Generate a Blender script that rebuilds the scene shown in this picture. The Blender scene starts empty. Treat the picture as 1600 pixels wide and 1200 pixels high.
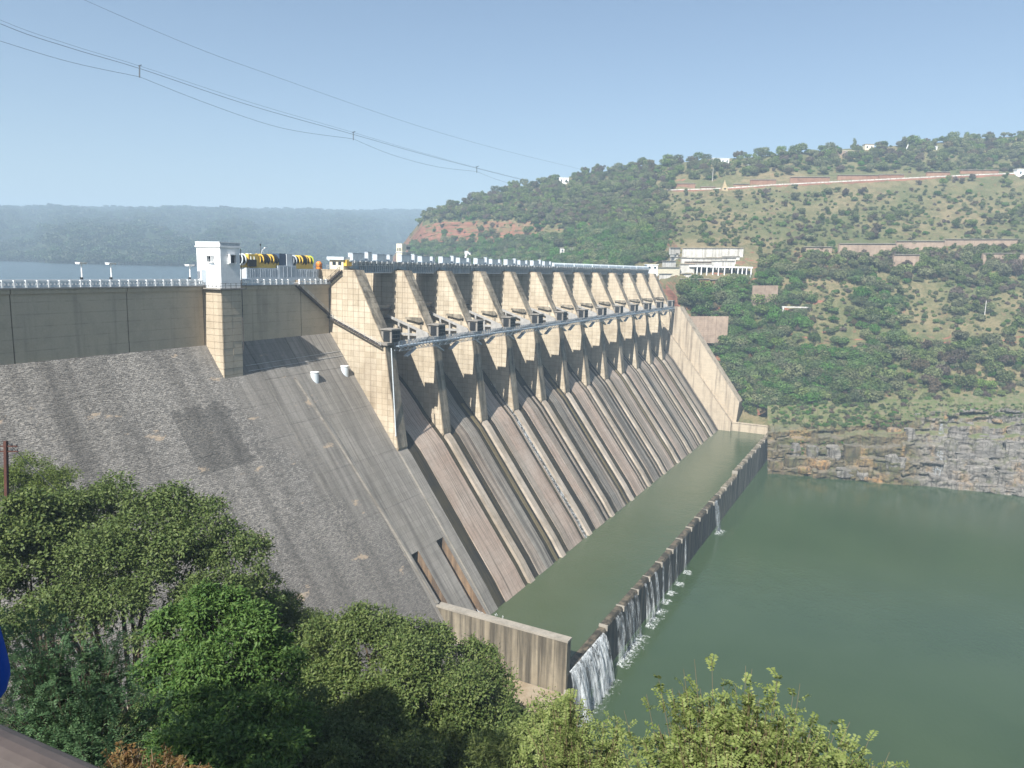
import bpy, math, random
import numpy as np
from mathutils import Vector, Matrix, noise

random.seed(7)
RNG = np.random.default_rng(7)
SC = bpy.context.scene
COL = SC.collection
R = math.radians

# ------------------------------------------------------------------ camera
FPX = 1163.0                     # focal length in pixels of a 1600 px wide picture
CAMZ = 101.0                     # the lookout, metres above the river
IR = np.array([0.0, 0.0, 0.0]); ID_ = IR.copy(); FW = IR.copy()


def _camera_axes():
    roll = R(1.43); vpx, vpy = 1419.3, 431.7
    y0 = vpy + math.tan(roll) * (800 - vpx)
    pitch = math.atan((600 - y0) * math.cos(roll) / FPX)
    Rv, U, Fh = np.array([1., 0, 0]), np.array([0, 0, 1.]), np.array([0, 1., 0])
    fw = math.cos(pitch) * Fh - math.sin(pitch) * U
    up = math.cos(pitch) * U + math.sin(pitch) * Fh
    c, s = math.cos(roll), math.sin(roll)
    ir, idn = c * Rv + s * up, s * Rv - c * up
    v = (vpx - 800) * ir + (vpy - 600) * idn + FPX * fw
    a = -math.atan2(v[1], v[0])
    Z = np.array([[math.cos(a), -math.sin(a), 0], [math.sin(a), math.cos(a), 0], [0, 0, 1]])
    return Z @ ir, Z @ idn, Z @ fw


IR, ID_, FW = _camera_axes()
CAM = np.array([0, 0, CAMZ])


def ray(x, y):
    return ((x - 800) * IR + (y - 600) * ID_) / FPX + FW


def at(x, y, dep):
    return CAM + ray(x, y) * dep


def on_z(x, y, z):
    d = ray(x, y)
    return CAM + d * ((z - CAMZ) / d[2])


cd = bpy.data.cameras.new('camera')
cd.sensor_width = 36.0
cd.lens = 36.0 * FPX / 1600.0
cd.clip_start = 0.05
cd.clip_end = 20000
cam = bpy.data.objects.new('camera', cd)
COL.objects.link(cam)
mm = Matrix.Identity(4)
for r in range(3):
    mm[r][0] = IR[r]; mm[r][1] = -ID_[r]; mm[r][2] = -FW[r]; mm[r][3] = CAM[r]
cam.matrix_world = mm
SC.camera = cam

# ------------------------------------------------------------------ world, sun, exposure
SUN_EL = 44.0
world = bpy.data.worlds.new('World')
SC.world = world
world.use_nodes = True
wn = world.node_tree
bg = wn.nodes['Background']
sky = wn.nodes.new('ShaderNodeTexSky')
sky.sky_type = 'NISHITA'
sky.sun_disc = False
sky.sun_elevation = R(SUN_EL)
sky.sun_rotation = R(-90)        # sun over -X, behind the lookout
sky.altitude = 300
sky.air_density = 1.0
sky.dust_density = 2.0
sky.ozone_density = 1.6
bg.inputs['Strength'].default_value = 0.062
wn.links.new(sky.outputs['Color'], bg.inputs['Color'])

sl = bpy.data.lights.new('sun', 'SUN')
sl.energy = 5.0
sl.angle = R(0.53)
sl.color = (1.0, 0.965, 0.91)
sun = bpy.data.objects.new('sun', sl)
COL.objects.link(sun)
SUN_DIR = Vector((math.cos(R(SUN_EL)), 0.035, -math.sin(R(SUN_EL)))).normalized()
sun.rotation_euler = SUN_DIR.to_track_quat('-Z', 'Y').to_euler()

SC.view_settings.view_transform = 'Standard'
SC.view_settings.look = 'None'
SC.view_settings.gamma = 1.0
SC.view_settings.use_curve_mapping = False
SC.view_settings.exposure = 1.12
HAZE_DENSITY = 0.00038

# ------------------------------------------------------------------ helpers


def tag(o, label=None, cat=None, group=None, kind=None):
    if label: o['label'] = label
    if cat: o['category'] = cat
    if group: o['group'] = group
    if kind: o['kind'] = kind
    return o


def empty(name, loc, label=None, cat=None, group=None, kind=None, rz=0.0):
    o = bpy.data.objects.new(name, None)
    COL.objects.link(o)
    o.location = loc
    o.rotation_euler = (0, 0, rz)
    o.empty_display_size = 0.5
    return tag(o, label, cat, group, kind)


def put(name, me, parent=None, loc=(0, 0, 0), rot=(0, 0, 0)):
    o = bpy.data.objects.new(name, me)
    COL.objects.link(o)
    if parent is not None:
        o.parent = parent
    o.location = loc
    o.rotation_euler = rot
    return o


def copy_tree(o, parent=None):
    c = o.copy()
    COL.objects.link(c)
    if parent is not None:
        c.parent = parent
    for ch in list(o.children):
        copy_tree(ch, c)
    return c


class MB:
    """collects boxes, prisms and tubes for one mesh"""

    def __init__(self):
        self.v, self.f, self.m = [], [], []

    def poly(self, verts, faces, mi=0):
        b = len(self.v)
        self.v += [tuple(p) for p in verts]
        self.f += [tuple(b + i for i in f) for f in faces]
        self.m += [mi] * len(faces)
        return self

    def box(self, x0, x1, y0, y1, z0, z1, mi=0):
        return self.poly([(x0, y0, z0), (x1, y0, z0), (x1, y1, z0), (x0, y1, z0), (x0, y0, z1), (x1, y0, z1), (x1, y1, z1), (x0, y1, z1)],
                         [(0, 3, 2, 1), (4, 5, 6, 7), (0, 1, 5, 4), (1, 2, 6, 5), (2, 3, 7, 6), (3, 0, 4, 7)], mi)

    def prism_x(self, yz, x0, x1, mi=0):
        n = len(yz)
        v = [(x0, y, z) for y, z in yz] + [(x1, y, z) for y, z in yz]
        f = [tuple(range(n - 1, -1, -1)), tuple(range(n, 2 * n))]
        f += [(i, (i + 1) % n, n + (i + 1) % n, n + i) for i in range(n)]
        return self.poly(v, f, mi)

    def prism_z(self, xy, z0, z1, mi=0):
        n = len(xy)
        v = [(x, y, z0) for x, y in xy] + [(x, y, z1) for x, y in xy]
        f = [tuple(range(n - 1, -1, -1)), tuple(range(n, 2 * n))]
        f += [(i, (i + 1) % n, n + (i + 1) % n, n + i) for i in range(n)]
        return self.poly(v, f, mi)

    def tube(self, pts, r, n=6, mi=0, cap=True):
        pts = [Vector(p) for p in pts]
        rs = r if isinstance(r, (list, tuple)) else [r] * len(pts)
        v, f = [], []
        for k, p in enumerate(pts):
            d = (pts[min(k + 1, len(pts) - 1)] - pts[max(k - 1, 0)]).normalized()
            a = d.cross(Vector((0, 0, 1)))
            if a.length < 1e-3:
                a = d.cross(Vector((1, 0, 0)))
            a.normalize(); b = d.cross(a)
            for j in range(n):
                t = 2 * math.pi * j / n
                v.append(p + (a * math.cos(t) + b * math.sin(t)) * rs[k])
        for k in range(len(pts) - 1):
            for j in range(n):
                f.append((k * n + j, k * n + (j + 1) % n, (k + 1) * n + (j + 1) % n, (k + 1) * n + j))
        if cap:
            f.append(tuple(range(n - 1, -1, -1)))
            f.append(tuple(range((len(pts) - 1) * n, len(pts) * n)))
        return self.poly(v, f, mi)

    def bar(self, a, b, w, h, mi=0):
        """square bar from a to b"""
        a, b = Vector(a), Vector(b)
        d = (b - a).normalized()
        s = d.cross(Vector((0, 0, 1)))
        if s.length < 1e-3:
            s = Vector((1, 0, 0))
        s.normalize(); u = s.cross(d)
        s *= w / 2; u *= h / 2
        v = [a - s - u, a + s - u, a + s + u, a - s + u, b - s - u, b + s - u, b + s + u, b - s + u]
        return self.poly(v, [(0, 3, 2, 1), (4, 5, 6, 7), (0, 1, 5, 4), (1, 2, 6, 5), (2, 3, 7, 6), (3, 0, 4, 7)], mi)

    def mesh(self, name, mats, smooth=False):
        me = bpy.data.meshes.new(name)
        me.from_pydata(self.v, [], self.f)
        for m in (mats if isinstance(mats, (list, tuple)) else [mats]):
            me.materials.append(m)
        me.polygons.foreach_set('material_index', self.m)
        if smooth:
            me.polygons.foreach_set('use_smooth', [True] * len(self.f))
        me.update()
        return me

    def build(self, name, mats, parent=None, loc=(0, 0, 0), smooth=False):
        return put(name, self.mesh(name, mats, smooth), parent, loc)


def np_mesh(name, V, F, mats, smooth=False, mi=None):
    """V (n,3), F (m,k) with k fixed"""
    me = bpy.data.meshes.new(name)
    V = np.asarray(V, np.float32); F = np.asarray(F, np.int32)
    m, k = F.shape
    me.vertices.add(len(V)); me.vertices.foreach_set('co', V.ravel())
    me.loops.add(m * k); me.loops.foreach_set('vertex_index', F.ravel())
    me.polygons.add(m)
    me.polygons.foreach_set('loop_start', np.arange(0, m * k, k, dtype=np.int32))
    try:
        me.polygons.foreach_set('loop_total', np.full(m, k, np.int32))
    except Exception:
        pass
    for mt in (mats if isinstance(mats, (list, tuple)) else [mats]):
        me.materials.append(mt)
    if mi is not None:
        me.polygons.foreach_set('material_index', np.asarray(mi, np.int32))
    if smooth:
        me.polygons.foreach_set('use_smooth', np.ones(m, bool))
    me.update(calc_edges=True)
    me.validate()
    return me


def grid_mesh(name, P, mats, smooth=True):
    """P (rows, cols, 3)"""
    h, w = P.shape[:2]
    i = np.arange(h * w).reshape(h, w)
    F = np.stack([i[:-1, :-1], i[:-1, 1:], i[1:, 1:], i[1:, :-1]], -1).reshape(-1, 4)
    return np_mesh(name, P.reshape(-1, 3), F, mats, smooth)


def fbm(p, oct=4):
    return noise.fractal(Vector(p), 1.0, 2.0, oct)


# ------------------------------------------------------------------ materials


class NT:
    def __init__(self, name):
        self.m = bpy.data.materials.new(name)
        self.m.use_nodes = True
        self.t = self.m.node_tree
        self.b = self.t.nodes['Principled BSDF']
        self.out = self.t.nodes['Material Output']
        self._pos = None

    def n(self, typ, ins=None, **props):
        nd = self.t.nodes.new('ShaderNode' + typ)
        for k, v in props.items():
            setattr(nd, k, v)
        for k, v in (ins or {}).items():
            self.set(nd.inputs[k], v)
        return nd

    def set(self, sock, v):
        if isinstance(v, bpy.types.NodeSocket):
            self.t.links.new(v, sock)
        else:
            if isinstance(v, tuple) and len(v) == 3 and sock.type == 'RGBA':
                v = v + (1.0,)
            sock.default_value = v

    def pos(self):
        if self._pos is None:
            self._pos = self.n('NewGeometry').outputs['Position']
        return self._pos

    def map(self, scale, vec=None, loc=(0, 0, 0)):
        return self.n('Mapping', {'Vector': vec or self.pos(), 'Scale': scale, 'Location': loc}).outputs[0]

    def noise(self, scale, vec=None, detail=4.0, rough=0.6, stretch=None, loc=(0, 0, 0)):
        if stretch is not None:
            vec = self.map(stretch, vec, loc)
        return self.n('TexNoise', {'Vector': vec or self.pos(), 'Scale': scale, 'Detail': detail, 'Roughness': rough}).outputs[0]

    def ramp(self, fac, a, b, ca=(0, 0, 0), cb=(1, 1, 1)):
        r = self.n('ValToRGB', {'Fac': fac})
        e = r.color_ramp.elements
        e[0].position = a; e[0].color = ca + (1,)
        e[1].position = b; e[1].color = cb + (1,)
        return r.outputs[0]

    def mix(self, fac, a, b, mode='MIX'):
        x = self.n('Mix', data_type='RGBA', blend_type=mode)
        self.set(x.inputs[0], fac); self.set(x.inputs[6], a); self.set(x.inputs[7], b)
        return x.outputs[2]

    def math(self, op, a, b=0.0, clamp=False):
        x = self.n('Math', operation=op)
        x.use_clamp = clamp
        self.set(x.inputs[0], a); self.set(x.inputs[1], b)
        return x.outputs[0]

    def bump(self, h, strength=0.4, dist=0.1):
        o = self.n('Bump', {'Height': h, 'Strength': strength, 'Distance': dist})
        self.t.links.new(o.outputs[0], self.b.inputs['Normal'])

    def fin(self, col, rough=0.8, spec=0.3, metal=0.0):
        self.set(self.b.inputs['Base Color'], col)
        self.set(self.b.inputs['Roughness'], rough)
        self.set(self.b.inputs['Specular IOR Level'], spec)
        self.set(self.b.inputs['Metallic'], metal)
        return self.m


def plain(name, col, rough=0.6, spec=0.3, metal=0.0, wear=0.25, scale=0.8):
    t = NT(name)
    n = t.noise(scale, detail=5)
    c = t.mix(t.ramp(n, 0.35, 0.75), col, tuple(x * (1 - wear) for x in col))
    return t.fin(c, rough, spec, metal)


def concrete(name, base, dark, streak=(0.45, 0.72), streak_amt=0.6, blot=0.35, warm=None, lines=0.0, lift=1.5, fine=0.25, island=False):
    """poured concrete: water streaks running down, blotches, faint lift lines"""
    t = NT(name)
    c = base
    big = t.noise(0.06, detail=5)
    c = t.mix(t.ramp(big, 0.35, 0.7), c, warm or tuple(x * 0.85 for x in base))
    bl = t.noise(0.35, detail=6, rough=0.65)
    c = t.mix(t.math('MULTIPLY', t.ramp(bl, 0.45, 0.75), blot), c, dark)
    st = t.noise(0.55, detail=5, rough=0.62, stretch=(1, 1, 0.05))
    c = t.mix(t.math('MULTIPLY', t.ramp(st, streak[0], streak[1]), streak_amt), c, dark)
    if lines > 0:
        sep = t.n('SeparateXYZ', {0: t.pos()})
        for k, per in ((2, lift), ):
            wv = t.math('FRACT', t.math('DIVIDE', sep.outputs[k], per))
            ln = t.math('LESS_THAN', wv, 0.10)
            brk = t.ramp(t.noise(0.6), 0.35, 0.6)
            c = t.mix(t.math('MULTIPLY', t.math('MULTIPLY', ln, brk), lines), c, dark)
    if island:
        rp_ = t.n('NewGeometry').outputs['Random Per Island']
        c = t.mix(1.0, c, t.ramp(rp_, 0.0, 1.0, (0.86, 0.84, 0.80), (1.05, 1.05, 1.05)), 'MULTIPLY')
        pt = t.noise(0.09, detail=5, loc=(3, 9, 4), stretch=(1, 1, 0.6))
        c = t.mix(t.math('MULTIPLY', t.ramp(pt, 0.52, 0.72), 0.35), c, dark)
    fi = t.noise(3.0, detail=3)
    c = t.mix(fine, c, t.mix(1.0, c, t.ramp(fi, 0.3, 0.7, (0.55, 0.55, 0.55), (1, 1, 1)), 'MULTIPLY'))
    t.bump(t.noise(1.5, detail=6), 0.35, 0.08)
    return t.fin(c, 0.9, 0.15)


M = {}
M['pier'] = concrete('pale_cream_concrete', (0.55, 0.485, 0.375), (0.17, 0.13, 0.09), (0.52, 0.8), 0.75, 0.22, (0.45, 0.375, 0.275), island=True)
M['pier_joint'] = concrete('stained_joint_concrete', (0.36, 0.295, 0.21), (0.09, 0.07, 0.05), (0.45, 0.7), 0.7)
M['nose'] = concrete('weathered_nose_concrete', (0.37, 0.325, 0.255), (0.05, 0.045, 0.035), (0.4, 0.65), 0.8, 0.5, island=True)
M['wall'] = concrete('tan_wall_concrete', (0.50, 0.42, 0.295), (0.15, 0.125, 0.09), (0.54, 0.8), 0.55, 0.25, (0.46, 0.395, 0.295), lines=0.25, lift=2.2)
M['grey'] = concrete('grey_concrete', (0.27, 0.25, 0.22), (0.09, 0.08, 0.07), (0.5, 0.75), 0.55, 0.3)
M['training'] = concrete('pale_training_wall_concrete', (0.47, 0.40, 0.30), (0.13, 0.10, 0.075), (0.50, 0.68), 0.8, 0.3, (0.42, 0.35, 0.26), lines=0.25, lift=1.6)
M['basin_wall'] = concrete('wet_streaked_concrete', (0.30, 0.26, 0.19), (0.065, 0.055, 0.04), (0.40, 0.60), 0.9, 0.4, (0.24, 0.20, 0.14))
M['weir_dark'] = concrete('dark_wet_concrete', (0.16, 0.13, 0.09), (0.03, 0.027, 0.02), (0.38, 0.58), 0.9, 0.5)
M['cap'] = concrete('lichen_grey_cap_concrete', (0.33, 0.30, 0.25), (0.11, 0.10, 0.08), (0.6, 0.8), 0.3, 0.6)
M['deck'] = plain('deck_concrete', (0.30, 0.29, 0.27), 0.9)
M['white'] = plain('white_paint', (0.78, 0.79, 0.78), 0.55, 0.3, wear=0.12)
M['panel_white'] = plain('grey_white_panel_paint', (0.55, 0.60, 0.62), 0.5, 0.35, wear=0.15)
M['cream'] = plain('cream_paint', (0.66, 0.60, 0.44), 0.6, wear=0.15)
M['steel'] = plain('blue_grey_steel_paint', (0.29, 0.36, 0.42), 0.5, 0.4, wear=0.4, scale=0.5)
M['gate_grey'] = plain('weathered_gate_paint', (0.27, 0.26, 0.24), 0.6, 0.3, wear=0.4)
M['arm_grey'] = plain('dull_grey_arm_paint', (0.37, 0.36, 0.34), 0.6, 0.3, wear=0.4)
M['steel_light'] = plain('pale_grey_steel_paint', (0.50, 0.51, 0.50), 0.5, 0.35, wear=0.3)
M['housing'] = plain('light_grey_housing_paint', (0.46, 0.50, 0.53), 0.5, 0.35, wear=0.2)
M['housing_dark'] = plain('mesh_panel_grey', (0.33, 0.38, 0.42), 0.6, wear=0.2)
M['dark'] = plain('dark_opening', (0.015, 0.017, 0.02), 0.8)
M['black'] = plain('black_rubber', (0.02, 0.02, 0.022), 0.6)
M['glass'] = plain('dark_window_glass', (0.03, 0.04, 0.05), 0.1, 0.5)
M['yellow'] = plain('yellow_machine_paint', (0.70, 0.46, 0.08), 0.5, 0.35, wear=0.25)
M['lime'] = plain('yellow_green_cable', (0.45, 0.50, 0.06), 0.5)
M['orange'] = plain('orange_paint', (0.70, 0.23, 0.03), 0.5, wear=0.25)
M['blue_tank'] = plain('dark_blue_tank_paint', (0.05, 0.08, 0.13), 0.5)
M['rail_dark'] = plain('rusty_dark_steel', (0.06, 0.05, 0.045), 0.7, wear=0.4)
M['pole_rust'] = plain('rusty_red_brown_iron', (0.085, 0.035, 0.025), 0.7, wear=0.4, scale=3)
M['cable'] = plain('dark_cable', (0.03, 0.035, 0.04), 0.6)
M['gold'] = plain('golden_shrine_paint', (0.50, 0.40, 0.24), 0.5, wear=0.25)
M['laterite'] = concrete('red_laterite_masonry', (0.25, 0.125, 0.08), (0.11, 0.06, 0.04), (0.5, 0.75), 0.4, 0.6, (0.30, 0.19, 0.13), lines=0.3, lift=1.1)
M['stonewall'] = concrete('pinkish_stone_masonry', (0.38, 0.29, 0.22), (0.14, 0.10, 0.075), (0.5, 0.75), 0.4, 0.6, (0.28, 0.21, 0.16), lines=0.5, lift=1.2)
M['whitewall'] = concrete('stained_whitewash', (0.62, 0.61, 0.57), (0.22, 0.20, 0.165), (0.46, 0.66), 0.75, 0.6, (0.52, 0.50, 0.45))
M['bark'] = plain('brown_bark', (0.10, 0.075, 0.05), 0.9, wear=0.5, scale=4)
M['bark_pale'] = plain('pale_twig_bark', (0.22, 0.16, 0.10), 0.9, wear=0.4, scale=6)
M['cloth'] = plain('royal_blue_cotton', (0.012, 0.075, 0.42), 0.85, 0.15, wear=0.2, scale=8)
M['trouser'] = plain('dark_grey_cotton', (0.05, 0.05, 0.06), 0.9, 0.1)
M['skin'] = plain('brown_skin', (0.23, 0.12, 0.07), 0.6, 0.3, wear=0.1)
M['hair'] = plain('black_hair', (0.012, 0.010, 0.009), 0.5, 0.3)
M['railpipe'] = plain('shade_darkened_pipe_paint', (0.075, 0.062, 0.056), 0.5, 0.35, wear=0.3, scale=30)  # colour darkened in place of a cast shadow on the rail


def masonry_mat():
    t = NT('dark_weathered_stone_masonry')
    sep = t.n('SeparateXYZ', {0: t.pos()})
    x, z = sep.outputs[0], sep.outputs[2]
    uv = t.n('CombineXYZ', {0: x, 1: t.math('MULTIPLY', z, 1.25), 2: 0.0}).outputs[0]
    wob = t.n('TexNoise', {'Vector': uv, 'Scale': 0.9, 'Detail': 2.0}).outputs[1]
    uvw = t.n('VectorMath', {0: uv, 1: wob}, operation='ADD').outputs[0]
    br = t.n('TexBrick', {'Vector': uvw, 'Color1': (0.29, 0.272, 0.245), 'Color2': (0.140, 0.132, 0.120), 'Mortar': (0.045, 0.04, 0.035), 'Scale': 1.0,
                          'Mortar Size': 0.03, 'Bias': -0.1, 'Brick Width': 0.75, 'Row Height': 0.36})
    c = br.outputs['Color']
    # light crusts of lime on single stones, dense in some areas
    dense = t.noise(0.045, uv, 4)
    spk = t.noise(1.7, uv, 3, 0.7, stretch=(0.8, 1.5, 1))
    f = t.math('MULTIPLY', t.ramp(spk, 0.50, 0.62), t.ramp(dense, 0.36, 0.62))
    c = t.mix(t.math('MULTIPLY', f, 0.75), c, (0.43, 0.395, 0.34))
    # dark wash running down the slope
    st = t.noise(0.16, uv, 5, 0.6, stretch=(1, 0.10, 1))
    c = t.mix(t.math('MULTIPLY', t.ramp(st, 0.46, 0.68), 0.6), c, (0.065, 0.06, 0.054))
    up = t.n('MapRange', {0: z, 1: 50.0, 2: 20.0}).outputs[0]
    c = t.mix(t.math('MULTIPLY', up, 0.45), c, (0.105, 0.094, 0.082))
    # the black repaired patch beside the smooth strip
    px = t.math('MULTIPLY', t.math('GREATER_THAN', x, 99.5), t.math('LESS_THAN', t.math('ADD', x, t.math('MULTIPLY', t.noise(0.5, uv), 6.0)), 116.5))
    pz = t.math('MULTIPLY', t.math('GREATER_THAN', z, 58.0), t.math('LESS_THAN', t.math('ADD', z, t.math('MULTIPLY', t.noise(0.35, uv), 5.0)), 72.8))
    c = t.mix(t.math('MULTIPLY', t.math('MULTIPLY', px, pz), 0.42), c, (0.035, 0.033, 0.03))
    # smoother grey cement facing towards the kerb
    lim = t.math('ADD', t.math('MULTIPLY', t.noise(0.09, uv, 5), 26.0), t.n('MapRange', {0: z, 1: 82.0, 2: 40.0, 3: 100.0, 4: 118.0}).outputs[0])
    sm = t.math('MULTIPLY', t.n('MapRange', {0: t.math('SUBTRACT', x, lim), 1: -3.0, 2: 3.0}).outputs[0], t.n('MapRange', {0: t.math('ADD', z, t.math('MULTIPLY', t.noise(0.1, uv, 4), 14.0)), 1: 44.0, 2: 50.0}).outputs[0])
    gs = t.noise(0.5, uv, 5, 0.65, stretch=(1, 0.06, 1))
    gc = t.mix(t.ramp(gs, 0.40, 0.66), (0.285, 0.265, 0.235), (0.135, 0.125, 0.108))
    jt = t.n('TexBrick', {'Vector': uv, 'Color1': (1, 1, 1), 'Color2': (0.86, 0.85, 0.84), 'Mortar': (0.5, 0.5, 0.5), 'Scale': 1.0, 'Mortar Size': 0.05, 'Brick Width': 4.0, 'Row Height': 2.4})
    gc = t.mix(0.55, gc, t.mix(1.0, gc, jt.outputs[0], 'MULTIPLY'))
    c = t.mix(t.math('MULTIPLY', sm, 0.85), c, gc)
    # cream patches where the facing has spalled
    sp = t.noise(0.13, uv, 6, 0.62, loc=(3.1, 7.7, 0), stretch=(0.8, 1.7, 1))
    c = t.mix(t.math('MULTIPLY', t.ramp(sp, 0.635, 0.675), 0.8), c, (0.46, 0.36, 0.255))
    t.bump(t.math('ADD', br.outputs['Fac'], t.math('MULTIPLY', spk, -1.5)), 0.8, 0.15)
    return t.fin(c, 0.95, 0.1)


M['masonry'] = masonry_mat()


def chute_mat(name, base, dark, warm, thr, amt, lines=0.35):
    """concrete worn by water: long stains down the slope"""
    t = NT(name)
    sep = t.n('SeparateXYZ', {0: t.pos()})
    uv = t.n('CombineXYZ', {0: sep.outputs[0], 1: t.math('MULTIPLY', sep.outputs[2], 1.25), 2: 0.0}).outputs[0]
    c = t.mix(t.ramp(t.noise(0.08, uv, 4), 0.35, 0.65), base, warm)
    s1 = t.noise(0.9, uv, 4, 0.65, stretch=(1, 0.015, 1))
    s2 = t.noise(2.6, uv, 3, 0.6, stretch=(1, 0.03, 1))
    c = t.mix(t.math('MULTIPLY', t.ramp(s1, thr, thr + 0.12), amt), c, dark)
    c = t.mix(t.math('MULTIPLY', t.ramp(s2, 0.48, 0.66), 0.55), c, dark)
    s3 = t.noise(0.23, uv, 3, 0.6, stretch=(1, 0.02, 1), loc=(9, 0, 0))
    c = t.mix(t.math('MULTIPLY', t.ramp(s3, 0.52, 0.60), 0.30), c, dark)
    s4 = t.noise(4.5, uv, 2, 0.5, stretch=(1, 0.012, 1), loc=(4, 0, 0))
    c = t.mix(t.math('MULTIPLY', t.ramp(s4, 0.58, 0.66), 0.35), c, tuple(min(1, x * 1.5) for x in base))
    br = t.n('TexBrick', {'Vector': uv, 'Color1': (1, 1, 1), 'Color2': (0.80, 0.79, 0.78), 'Mortar': (0.45, 0.44, 0.43), 'Scale': 1.0, 'Mortar Size': 0.06,
                          'Brick Width': 3.1, 'Row Height': 1.9, 'Mortar Smooth': 0.3}, offset=0.5)
    c = t.mix(lines, c, t.mix(1.0, c, br.outputs[0], 'MULTIPLY'))
    b = t.noise(0.5, uv, 6, 0.7)
    c = t.mix(t.math('MULTIPLY', t.ramp(b, 0.5, 0.75), 0.35), c, dark)
    t.bump(t.noise(2.0, uv, 5), 0.4, 0.06)
    return t.fin(c, 0.85, 0.25)


M['chute'] = chute_mat('worn_chute_concrete', (0.33, 0.285, 0.235), (0.075, 0.06, 0.045), (0.29, 0.235, 0.185), 0.50, 0.85)
M['chute_pink'] = chute_mat('pinkish_worn_chute_concrete', (0.38, 0.315, 0.26), (0.09, 0.07, 0.05), (0.36, 0.27, 0.21), 0.55, 0.8)
M['chute_grey'] = chute_mat('greyer_worn_chute_concrete', (0.27, 0.25, 0.215), (0.06, 0.052, 0.042), (0.24, 0.21, 0.175), 0.47, 0.9)
M['rib'] = chute_mat('pale_rib_concrete', (0.46, 0.40, 0.33), (0.10, 0.08, 0.06), (0.30, 0.25, 0.19), 0.62, 0.5, 0.2)
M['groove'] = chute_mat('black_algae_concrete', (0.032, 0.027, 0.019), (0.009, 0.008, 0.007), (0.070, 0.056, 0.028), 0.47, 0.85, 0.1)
M['olive_strip'] = chute_mat('olive_algae_concrete', (0.14, 0.115, 0.06), (0.05, 0.04, 0.022), (0.17, 0.13, 0.075), 0.52, 0.6, 0.1)
M['apron'] = chute_mat('grey_apron_concrete', (0.265, 0.245, 0.215), (0.09, 0.082, 0.07), (0.225, 0.208, 0.18), 0.52, 0.55, 0.45)
M['rust_wall'] = concrete('rust_stained_concrete', (0.27, 0.19, 0.12), (0.08, 0.06, 0.045), (0.38, 0.58), 0.9, 0.4, (0.24, 0.145, 0.075))


def foliage(name, ca, cb, trans=0.3, per_object=False):
    t = NT(name)
    g = t.n('NewGeometry')
    c = t.mix(g.outputs['Random Per Island'], ca, cb)
    if per_object:
        oi = t.n('ObjectInfo')
        hs = t.n('HueSaturation', {'Color': c, 'Hue': t.math('ADD', 0.462, t.math('MULTIPLY', oi.outputs['Random'], 0.06)),
                                   'Saturation': t.math('ADD', 0.65, t.math('MULTIPLY', oi.outputs['Random'], 0.5)),
                                   'Value': t.math('ADD', 0.65, t.math('MULTIPLY', t.math('FRACT', t.math('MULTIPLY', oi.outputs['Random'], 7.3)), 0.8))})
        c = hs.outputs[0]
    t.fin(c, 0.55, 0.25)
    tr = t.n('BsdfTranslucent', {'Color': c})
    mx = t.n('MixShader', {0: trans})
    t.t.links.new(t.b.outputs[0], mx.inputs[1]); t.t.links.new(tr.outputs[0], mx.inputs[2])
    t.t.links.new(mx.outputs[0], t.out.inputs['Surface'])
    return t.m


M['leaf_hill'] = foliage('hill_tree_leaves', (0.064, 0.098, 0.026), (0.160, 0.190, 0.062), 0.2, True)
M['leaf_green'] = foliage('fresh_green_leaves', (0.042, 0.098, 0.018), (0.098, 0.175, 0.040), 0.25, True)
M['leaf_brown'] = foliage('dry_brown_leaves', (0.075, 0.055, 0.035), (0.13, 0.10, 0.06), 0.2, True)
M['leaf_a'] = foliage('mid_green_leaves', (0.056, 0.096, 0.022), (0.148, 0.188, 0.062))
M['leaf_b'] = foliage('blue_green_feathery_leaves', (0.040, 0.095, 0.040), (0.105, 0.175, 0.075))
M['leaf_c'] = foliage('bright_green_leaves', (0.040, 0.098, 0.020), (0.115, 0.190, 0.045))
M['leaf_d'] = foliage('olive_green_leaves', (0.056, 0.096, 0.022), (0.155, 0.192, 0.060))
M['leaf_e'] = foliage('yellow_green_leaflets', (0.120, 0.170, 0.040), (0.250, 0.290, 0.100), 0.35)
M['leaf_g'] = foliage('pale_yellow_green_leaves', (0.075, 0.115, 0.020), (0.14, 0.18, 0.04))
M['leaf_dry'] = foliage('orange_brown_dry_leaves', (0.12, 0.06, 0.025), (0.20, 0.14, 0.05))
M['leaf_far'] = foliage('far_forest_leaves', (0.022, 0.042, 0.018), (0.045, 0.070, 0.030), 0.1, True)


def water_mat(name, col, rough, scale, amp, murk):
    t = NT(name)
    n1 = t.noise(0.02, detail=3)
    c = t.mix(t.ramp(n1, 0.35, 0.65), col, murk)
    w1 = t.noise(scale, detail=4, stretch=(1.0, 1.6, 1))
    w2 = t.noise(scale * 0.18, detail=3)
    t.bump(t.math('ADD', w1, t.math('MULTIPLY', w2, 1.5)), amp, 0.12)
    m = t.fin(c, rough, 0.5)
    t.b.inputs['IOR'].default_value = 1.33
    return m


M['river'] = water_mat('murky_green_river_water', (0.031, 0.053, 0.020), 0.10, 0.6, 0.40, (0.040, 0.064, 0.026))
M['basin'] = water_mat('rippled_olive_basin_water', (0.046, 0.066, 0.028), 0.08, 0.8, 0.75, (0.058, 0.078, 0.040))
M['lake'] = water_mat('blue_reservoir_water', (0.03, 0.05, 0.06), 0.2, 0.3, 0.25, (0.035, 0.055, 0.065))


def foam_mat(name, density=0.55, scale=1.6, amax=0.62):
    t = NT(name)
    t.fin((0.82, 0.85, 0.85), 0.7, 0.3)
    n = t.noise(scale, detail=5, stretch=(1, 1, 0.12))
    a = t.ramp(n, 0.62 - density * 0.4, 0.72 - density * 0.25)
    t.t.links.new(t.math('MULTIPLY', a, amax), t.b.inputs['Alpha'])
    return t.m


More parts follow.
